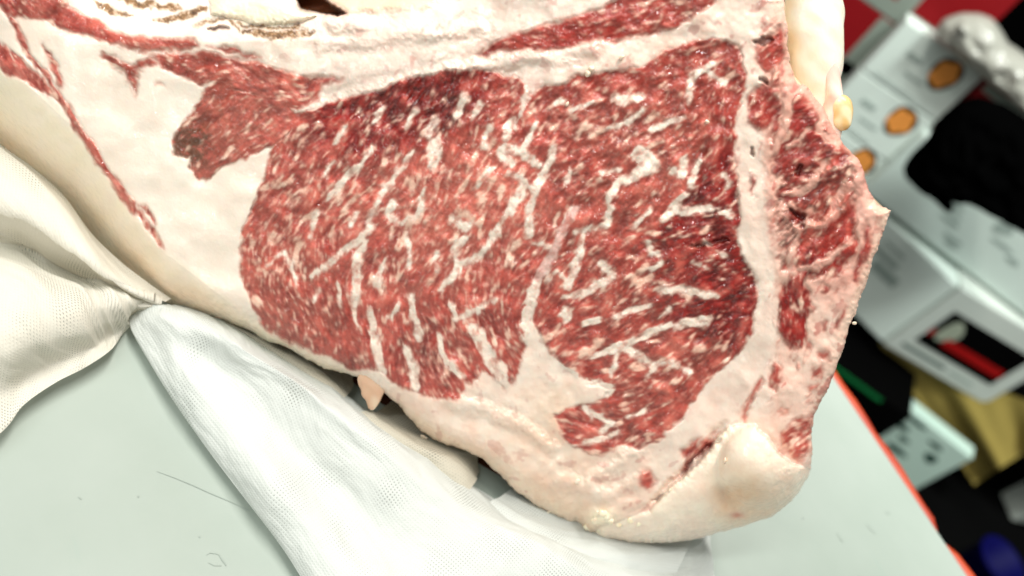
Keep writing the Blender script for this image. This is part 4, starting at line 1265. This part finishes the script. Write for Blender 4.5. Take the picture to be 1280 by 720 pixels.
# far end of the back bone with its fat, seen past the right edge
blob('feather_bone', [(1012, -70, 36), (1016, -20, 37), (1017, 40, 37), (1018, 84, 33), (1020, 110, 28), (1020, 140, 22), (1016, 170, 16)], -0.030, (252, 246, 232), (246, 234, 210), M_fat, 1, 0.10)
blob('gristle', [(1030, 60, 10), (1038, 92, 12), (1041, 122, 13), (1040, 160, 14), (1034, 196, 14)], -0.026, (246, 226, 212), (236, 196, 182), M_fat, 2, 0.12)
blob('cartilage_tip', [(1050, 118, 13), (1053, 138, 14.5), (1051, 164, 12)], -0.025, (244, 226, 188), (230, 190, 126), M_fat, 3, 0.07)
blob('fat_flap', [(456, 462, 9), (460, 474, 14), (466, 488, 15), (467, 500, 9), (464, 513, 3)], -0.004, (232, 206, 180), (216, 176, 146), M_fat, 4, 0.22, 0.35)
for q_, (x_, y_, r_) in enumerate([(733, 659, 4), (744, 650, 6), (755, 643, 6.5), (764, 651, 5), (774, 656, 4.5), (788, 651, 4), (800, 655, 3.5), (748, 664, 4)]):
    hq_ = float(samp(h, np.array(x_), np.array(y_)))
    a_ = 2.4 * q_
    blob('fat_shred', [(x_ - 4 * math.cos(a_), y_ - 4 * math.sin(a_), r_ * .5), (x_, y_, r_), (x_ + 5 * math.cos(a_ + .6), y_ + 5 * math.sin(a_ + .6), r_ * .4)], hq_ - 0.0002, (244, 232, 206), (236, 214, 180), M_fat, 50 + q_, 0.45, 0.7, 18)
# loose crumbs of fat and small torn threads on the cut
CRUMBS = [(735, 92, 4.5, 5), (777, 72, 4, 3), (739, 86, 4, 4), (709, 130, 3, 2), (906, 576, 4, 2.5), (722, 602, 2.5, 4), (837, 613, 3, 2), (1068, 404, 2, 3), (747, 676, 1.4, 6), (686, 640, 1.4, 5), (530, 546, 2, 5), (884, 152, 2, 3)]
for i, (x, y, r, l) in enumerate(CRUMBS):
    hq = float(samp(h, np.array(x), np.array(y)))
    a = random.uniform(0, 6.28)
    blob('fat_crumb', [(x - l * math.cos(a), y - l * math.sin(a), r * .8), (x, y, r), (x + l * math.cos(a), y + l * math.sin(a), r * .6)], hq + 0.0008, (242, 226, 204), (236, 212, 188), M_fat, 20 + i, 0.3, 0.9, 14)

# ================================================================ CHEESECLOTH
def weave_mat(name, tint, open0=0.0):
    mt, nt, b = nodes_of(name)
    N, L = nt.nodes, nt.links
    uv = N.new('ShaderNodeUVMap'); uv.uv_map = 'weave'
    sep = N.new('ShaderNodeSeparateXYZ'); L.new(uv.outputs[0], sep.inputs[0])
    wob = N.new('ShaderNodeTexNoise'); wob.inputs['Scale'].default_value = 55; wob.inputs['Detail'].default_value = 3
    L.new(uv.outputs[0], wob.inputs['Vector'])
    def math_(op, a, bb=None, c=None):
        n = N.new('ShaderNodeMath'); n.operation = op
        for k, v in enumerate((a, bb, c)):
            if v is None:
                continue
            if isinstance(v, (int, float)):
                n.inputs[k].default_value = v
            else:
                L.new(v, n.inputs[k])
        return n.outputs[0]
    tri = []
    for k in range(2):
        v = math_('MULTIPLY_ADD', sep.outputs[k], 1 / 0.00122, math_('MULTIPLY', wob.outputs['Fac'], 2.2))
        f = math_('FRACT', v)
        tri.append(math_('ABSOLUTE', math_('SUBTRACT', f, 0.5)))     # 0.5 at the thread, 0 in the gap
    gapw = N.new('ShaderNodeTexNoise'); gapw.inputs['Scale'].default_value = 34; gapw.inputs['Detail'].default_value = 2
    L.new(uv.outputs[0], gapw.inputs['Vector'])
    gw = N.new('ShaderNodeMapRange'); gw.inputs[1].default_value = 0.46; gw.inputs[2].default_value = 0.66; gw.inputs[3].default_value = 0.03 + open0; gw.inputs[4].default_value = 0.24 + open0
    L.new(gapw.outputs['Fac'], gw.inputs[0])
    mx = math_('MAXIMUM', tri[0], tri[1])
    hole = N.new('ShaderNodeMapRange'); hole.inputs[3].default_value = 1; hole.inputs[4].default_value = 0
    L.new(mx, hole.inputs[0]); L.new(math_('SUBTRACT', gw.outputs[0], 0.07), hole.inputs[1]); L.new(math_('ADD', gw.outputs[0], 0.05), hole.inputs[2])
    b.inputs['Base Color'].default_value = (*lin(tint), 1)
    b.inputs['Roughness'].default_value = 0.9
    b.inputs['Specular IOR Level'].default_value = 0.1
    bp = N.new('ShaderNodeBump'); bp.inputs['Strength'].default_value = 0.5; bp.inputs['Distance'].default_value = 0.0005
    L.new(mx, bp.inputs['Height']); L.new(bp.outputs[0], b.inputs['Normal'])
    tl = N.new('ShaderNodeBsdfTranslucent'); tl.inputs[0].default_value = (*lin(tint), 1)
    m1 = N.new('ShaderNodeMixShader'); m1.inputs[0].default_value = 0.3
    L.new(b.outputs[0], m1.inputs[1]); L.new(tl.outputs[0], m1.inputs[2])
    tr = N.new('ShaderNodeBsdfTransparent')
    m2 = N.new('ShaderNodeMixShader')
    L.new(math_('MULTIPLY', hole.outputs[0], 0.55), m2.inputs[0]); L.new(m1.outputs[0], m2.inputs[1]); L.new(tr.outputs[0], m2.inputs[2])
    L.new(m2.outputs[0], N['Material Output'].inputs['Surface'])
    return mt
M_cream = weave_mat('cream_gauze', (230, 226, 214))
M_gauze = weave_mat('white_gauze', (223, 227, 223))
M_gauze2 = weave_mat('shaded_gauze', (214, 208, 192), 0.05)  # browner copy of the gauze, warm shade under the meat put into its tint

def crom(P, n):
    """smooth curve through control rows, n samples"""
    P = np.asarray(P, float)
    k = len(P)
    t = np.linspace(0, k - 1, n)
    i = np.clip(t.astype(int), 0, k - 2)
    f = (t - i).reshape((-1,) + (1,) * (P.ndim - 1))
    p0, p1, p2, p3 = P[np.clip(i - 1, 0, k - 1)], P[i], P[i + 1], P[np.clip(i + 2, 0, k - 1)]
    return 0.5 * (2 * p1 + (p2 - p0) * f + (2 * p0 - 5 * p1 + 4 * p2 - p3) * f ** 2 + (3 * p1 - p0 - 3 * p2 + p3) * f ** 3)

cloth = empty('cheesecloth', on_z(330, 560, 0.0))
tag(cloth, 'white open weave cheesecloth gathered loosely under the raw roast', 'cloth')
def gauze(name, rows, nu, nv, mat, amp=0.0012, seed=1):
    ctl = np.array([[on_z(p[0], p[1], p[2]) for p in r] for r in rows])
    G = crom(ctl, nu)                                   # along
    G = np.swapaxes(crom(np.swapaxes(G, 0, 1), nv), 0, 1)
    lu = np.zeros(G.shape[:2]); lv = np.zeros(G.shape[:2])
    lu[1:] = np.cumsum(np.linalg.norm(np.diff(G, axis=0), axis=2), axis=0)
    lv[:, 1:] = np.cumsum(np.linalg.norm(np.diff(G, axis=1), axis=2), axis=1)
    lu = np.broadcast_to(lu.mean(1, keepdims=True), lu.shape) * 0.6 + lu * 0.4
    du_, dv_ = np.gradient(G, axis=0), np.gradient(G, axis=1)
    nn = np.cross(du_, dv_); nn /= np.linalg.norm(nn, axis=-1, keepdims=True) + 1e-12
    nn *= np.sign(nn[..., 2:3] + 1e-6)
    U, V = lu * 1000, lv * 1000                          # millimetres
    fold = np.sin(V * 0.24 + 2.2 * vnoise(U, V * 0.3, 34, seed + 9) * 1.6 + seed) * np.clip(0.5 + vnoise(U, V, 30, seed + 11), 0, 1)
    rdg = 1 - np.abs(vnoise(U * 0.35 + V * 0.15, V * 0.9 - U * 0.12, 17, seed + 21)) * 2
    wr = amp * (0.3 * fold + 1.1 * np.clip(rdg, -0.6, 1) + 1.0 * fbm(U * 0.45, V * 1.3, 13, seed) + 0.5 * fbm(U * 0.5 + V * 0.7, V - U * 0.3, 6, seed + 5))
    edge = np.minimum(1, np.minimum(np.arange(nv), np.arange(nv)[::-1]) / 6.0)[None, :]
    wr = wr + 0.0022 * vnoise(U * 0.6 + V * 0.35, V * 0.8 - U * 0.3, 30, seed + 31) * np.minimum(1, np.minimum(np.arange(nv), np.arange(nv)[::-1]) / 22.0)[None, :]
    G = G + nn * (wr * edge)[..., None]
    G[..., 2] = np.maximum(G[..., 2], 0.0008)
    vs = G.reshape(-1, 3)
    idx = np.arange(nu * nv).reshape(nu, nv)
    fs = np.stack([idx[:-1, :-1], idx[1:, :-1], idx[1:, 1:], idx[:-1, 1:]], -1).reshape(-1, 4)
    o = mesh_obj(name, vs - np.array(cloth.location), fs, mat, cloth)
    ul = o.data.uv_layers.new(name='weave')
    uvs = np.stack([lu.ravel(), lv.ravel()], 1)
    li = np.zeros(len(o.data.loops), np.int32); o.data.loops.foreach_get('vertex_index', li)
    ul.data.foreach_set('uv', uvs[li].astype(np.float32).ravel())
    return o

left_rows = [
    [(-70, 120, .018), (-70, 150, .036), (-70, 215, .033), (-70, 262, .012), (-70, 292, .008), (-70, 330, .029), (-70, 400, .030), (-70, 460, .022), (-70, 530, .010), (-70, 590, .009)],
    [(0, 180, .020), (0, 196, .034), (0, 256, .032), (0, 292, .012), (0, 310, .008), (0, 336, .028), (0, 395, .031), (0, 440, .026), (0, 495, .012), (2, 540, .009)],
    [(40, 208, .020), (36, 220, .032), (34, 272, .032), (30, 302, .010), (30, 318, .008), (32, 342, .027), (32, 385, .031), (32, 430, .026), (32, 472, .010), (30, 506, .009)],
    [(80, 245, .020), (76, 258, .031), (68, 296, .030), (62, 318, .010), (62, 332, .008), (66, 348, .024), (68, 380, .029), (70, 420, .024), (72, 452, .010), (70, 478, .009)],
    [(115, 292, .018), (110, 303, .029), (102, 322, .030), (98, 336, .011), (98, 345, .006), (102, 356, .023), (106, 380, .026), (108, 410, .020), (108, 435, .009), (107, 459, .009)],
    [(150, 326, .017), (143, 336, .026), (134, 347, .026), (130, 354, .017), (130, 358, .016), (134, 366, .022), (138, 383, .022), (142, 402, .016), (142, 420, .008), (140, 436, .009)],
    [(185, 353, .016), (178, 358, .022), (170, 363, .022), (166, 366, .019), (164, 368, .018), (164, 374, .019), (164, 382, .017), (162, 392, .012), (160, 401, .006), (156, 412, .002)],
    [(214, 374, .012), (210, 374, .016), (206, 374, .017), (203, 375, .017), (200, 376, .016), (197, 378, .015), (193, 381, .013), (188, 384, .010), (180, 388, .007), (170, 392, .004)]]
gauze('left_flap', left_rows, 260, 200, M_cream, 0.0007, 401).name = 'cloth_flap'

# the long fold on the right: free edge, swell, ridge, then down behind towards the meat
right_rows = [
    [(163, 396, .004), (170, 389, .009), (180, 384, .013), (192, 380, .016), (202, 379, .016), (216, 380, .010), (232, 384, .004)],
    [(164, 412, .006), (178, 402, .013), (200, 393, .019), (225, 390, .020), (244, 392, .019), (262, 394, .010), (280, 398, .003)],
    [(182, 445, .006), (200, 430, .014), (226, 416, .021), (256, 410, .024), (280, 415, .024), (302, 418, .012), (322, 425, .003)],
    [(214, 497, .006), (236, 476, .013), (264, 455, .019), (296, 440, .025), (318, 440, .027), (344, 442, .013), (366, 450, .003)],
    [(258, 560, .006), (282, 534, .013), (314, 508, .018), (350, 484, .024), (378, 478, .029), (404, 482, .013), (424, 490, .003)],
    [(308, 626, .006), (336, 596, .014), (372, 566, .017), (412, 538, .023), (442, 530, .028), (466, 530, .013), (484, 536, .003)],
    [(352, 684, .006), (384, 656, .013), (424, 624, .017), (470, 588, .023), (504, 577, .027), (528, 576, .013), (545, 580, .003)],
    [(404, 762, .006), (440, 726, .013), (486, 684, .016), (536, 640, .022), (568, 620, .025), (590, 616, .012), (606, 616, .003)],
    [(480, 850, .006), (516, 802, .013), (560, 744, .016), (610, 690, .021), (642, 666, .022), (660, 660, .011), (676, 658, .003)],
    [(580, 930, .006), (620, 870, .012), (664, 800, .015), (714, 736, .018), (744, 704, .018), (760, 694, .009), (772, 684, .002)],
    [(700, 990, .006), (740, 920, .010), (780, 850, .013), (822, 780, .015), (848, 730, .015), (858, 700, .010), (866, 672, .003)],
    [(800, 980, .006), (830, 920, .005), (856, 850, .008), (880, 780, .009), (889, 730, .008), (889, 696, .006), (888, 666, .001)]]
for k_ in range(3, 10):
    for q_, dz_ in ((1, 0.0045), (2, -0.0035), (3, 0.001)):
        p_ = right_rows[k_][q_]
        right_rows[k_][q_] = (p_[0], p_[1], p_[2] + dz_ * (1 if k_ % 4 else 0.4))
gauze('right_flap', right_rows, 420, 170, M_gauze, 0.0008, 431).name = 'cloth_fold'
# a second, looser layer that runs under the meat
inner_rows = [
    [(206, 398, .002), (226, 390, .008), (252, 394, .010), (284, 396, .006), (330, 380, .002)],
    [(262, 424, .002), (285, 410, .008), (312, 419, .010), (348, 424, .006), (390, 405, .002)],
    [(318, 466, .002), (345, 450, .008), (372, 454, .011), (402, 458, .007), (440, 430, .002)],
    [(372, 512, .002), (392, 494, .010), (410, 482, .012), (422, 478, .007), (440, 460, .002)],
    [(400, 536, .002), (416, 514, .012), (428, 500, .012), (436, 492, .006), (442, 482, .002)]]
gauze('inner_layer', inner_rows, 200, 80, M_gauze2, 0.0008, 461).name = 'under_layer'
inner2 = [
    [(420, 540, .002), (440, 522, .012), (456, 516, .013), (472, 514, .008), (500, 490, .002)],
    [(450, 570, .002), (472, 548, .013), (494, 536, .016), (520, 534, .010), (560, 500, .002)],
    [(500, 606, .002), (524, 582, .013), (548, 572, .017), (568, 562, .011), (600, 540, .002)],
    [(540, 634, .002), (562, 606, .013), (576, 592, .015), (586, 580, .009), (596, 566, .002)],
    [(560, 650, .002), (580, 622, .012), (590, 606, .011), (595, 598, .006), (599, 590, .002)]]
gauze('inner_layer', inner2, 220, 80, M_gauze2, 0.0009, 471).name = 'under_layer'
inner3 = [
    [(560, 680, .001), (590, 648, .007), (612, 628, .008), (630, 618, .006), (650, 600, .002)],
    [(620, 710, .001), (646, 676, .009), (668, 656, .011), (690, 644, .007), (720, 620, .002)],
    [(730, 750, .001), (744, 712, .010), (756, 694, .012), (770, 676, .008), (790, 650, .002)],
    [(830, 760, .001), (840, 722, .010), (852, 700, .012), (864, 680, .008), (884, 650, .002)]]
gauze('inner_layer', inner3, 220, 80, M_gauze, 0.0009, 481).name = 'under_layer'
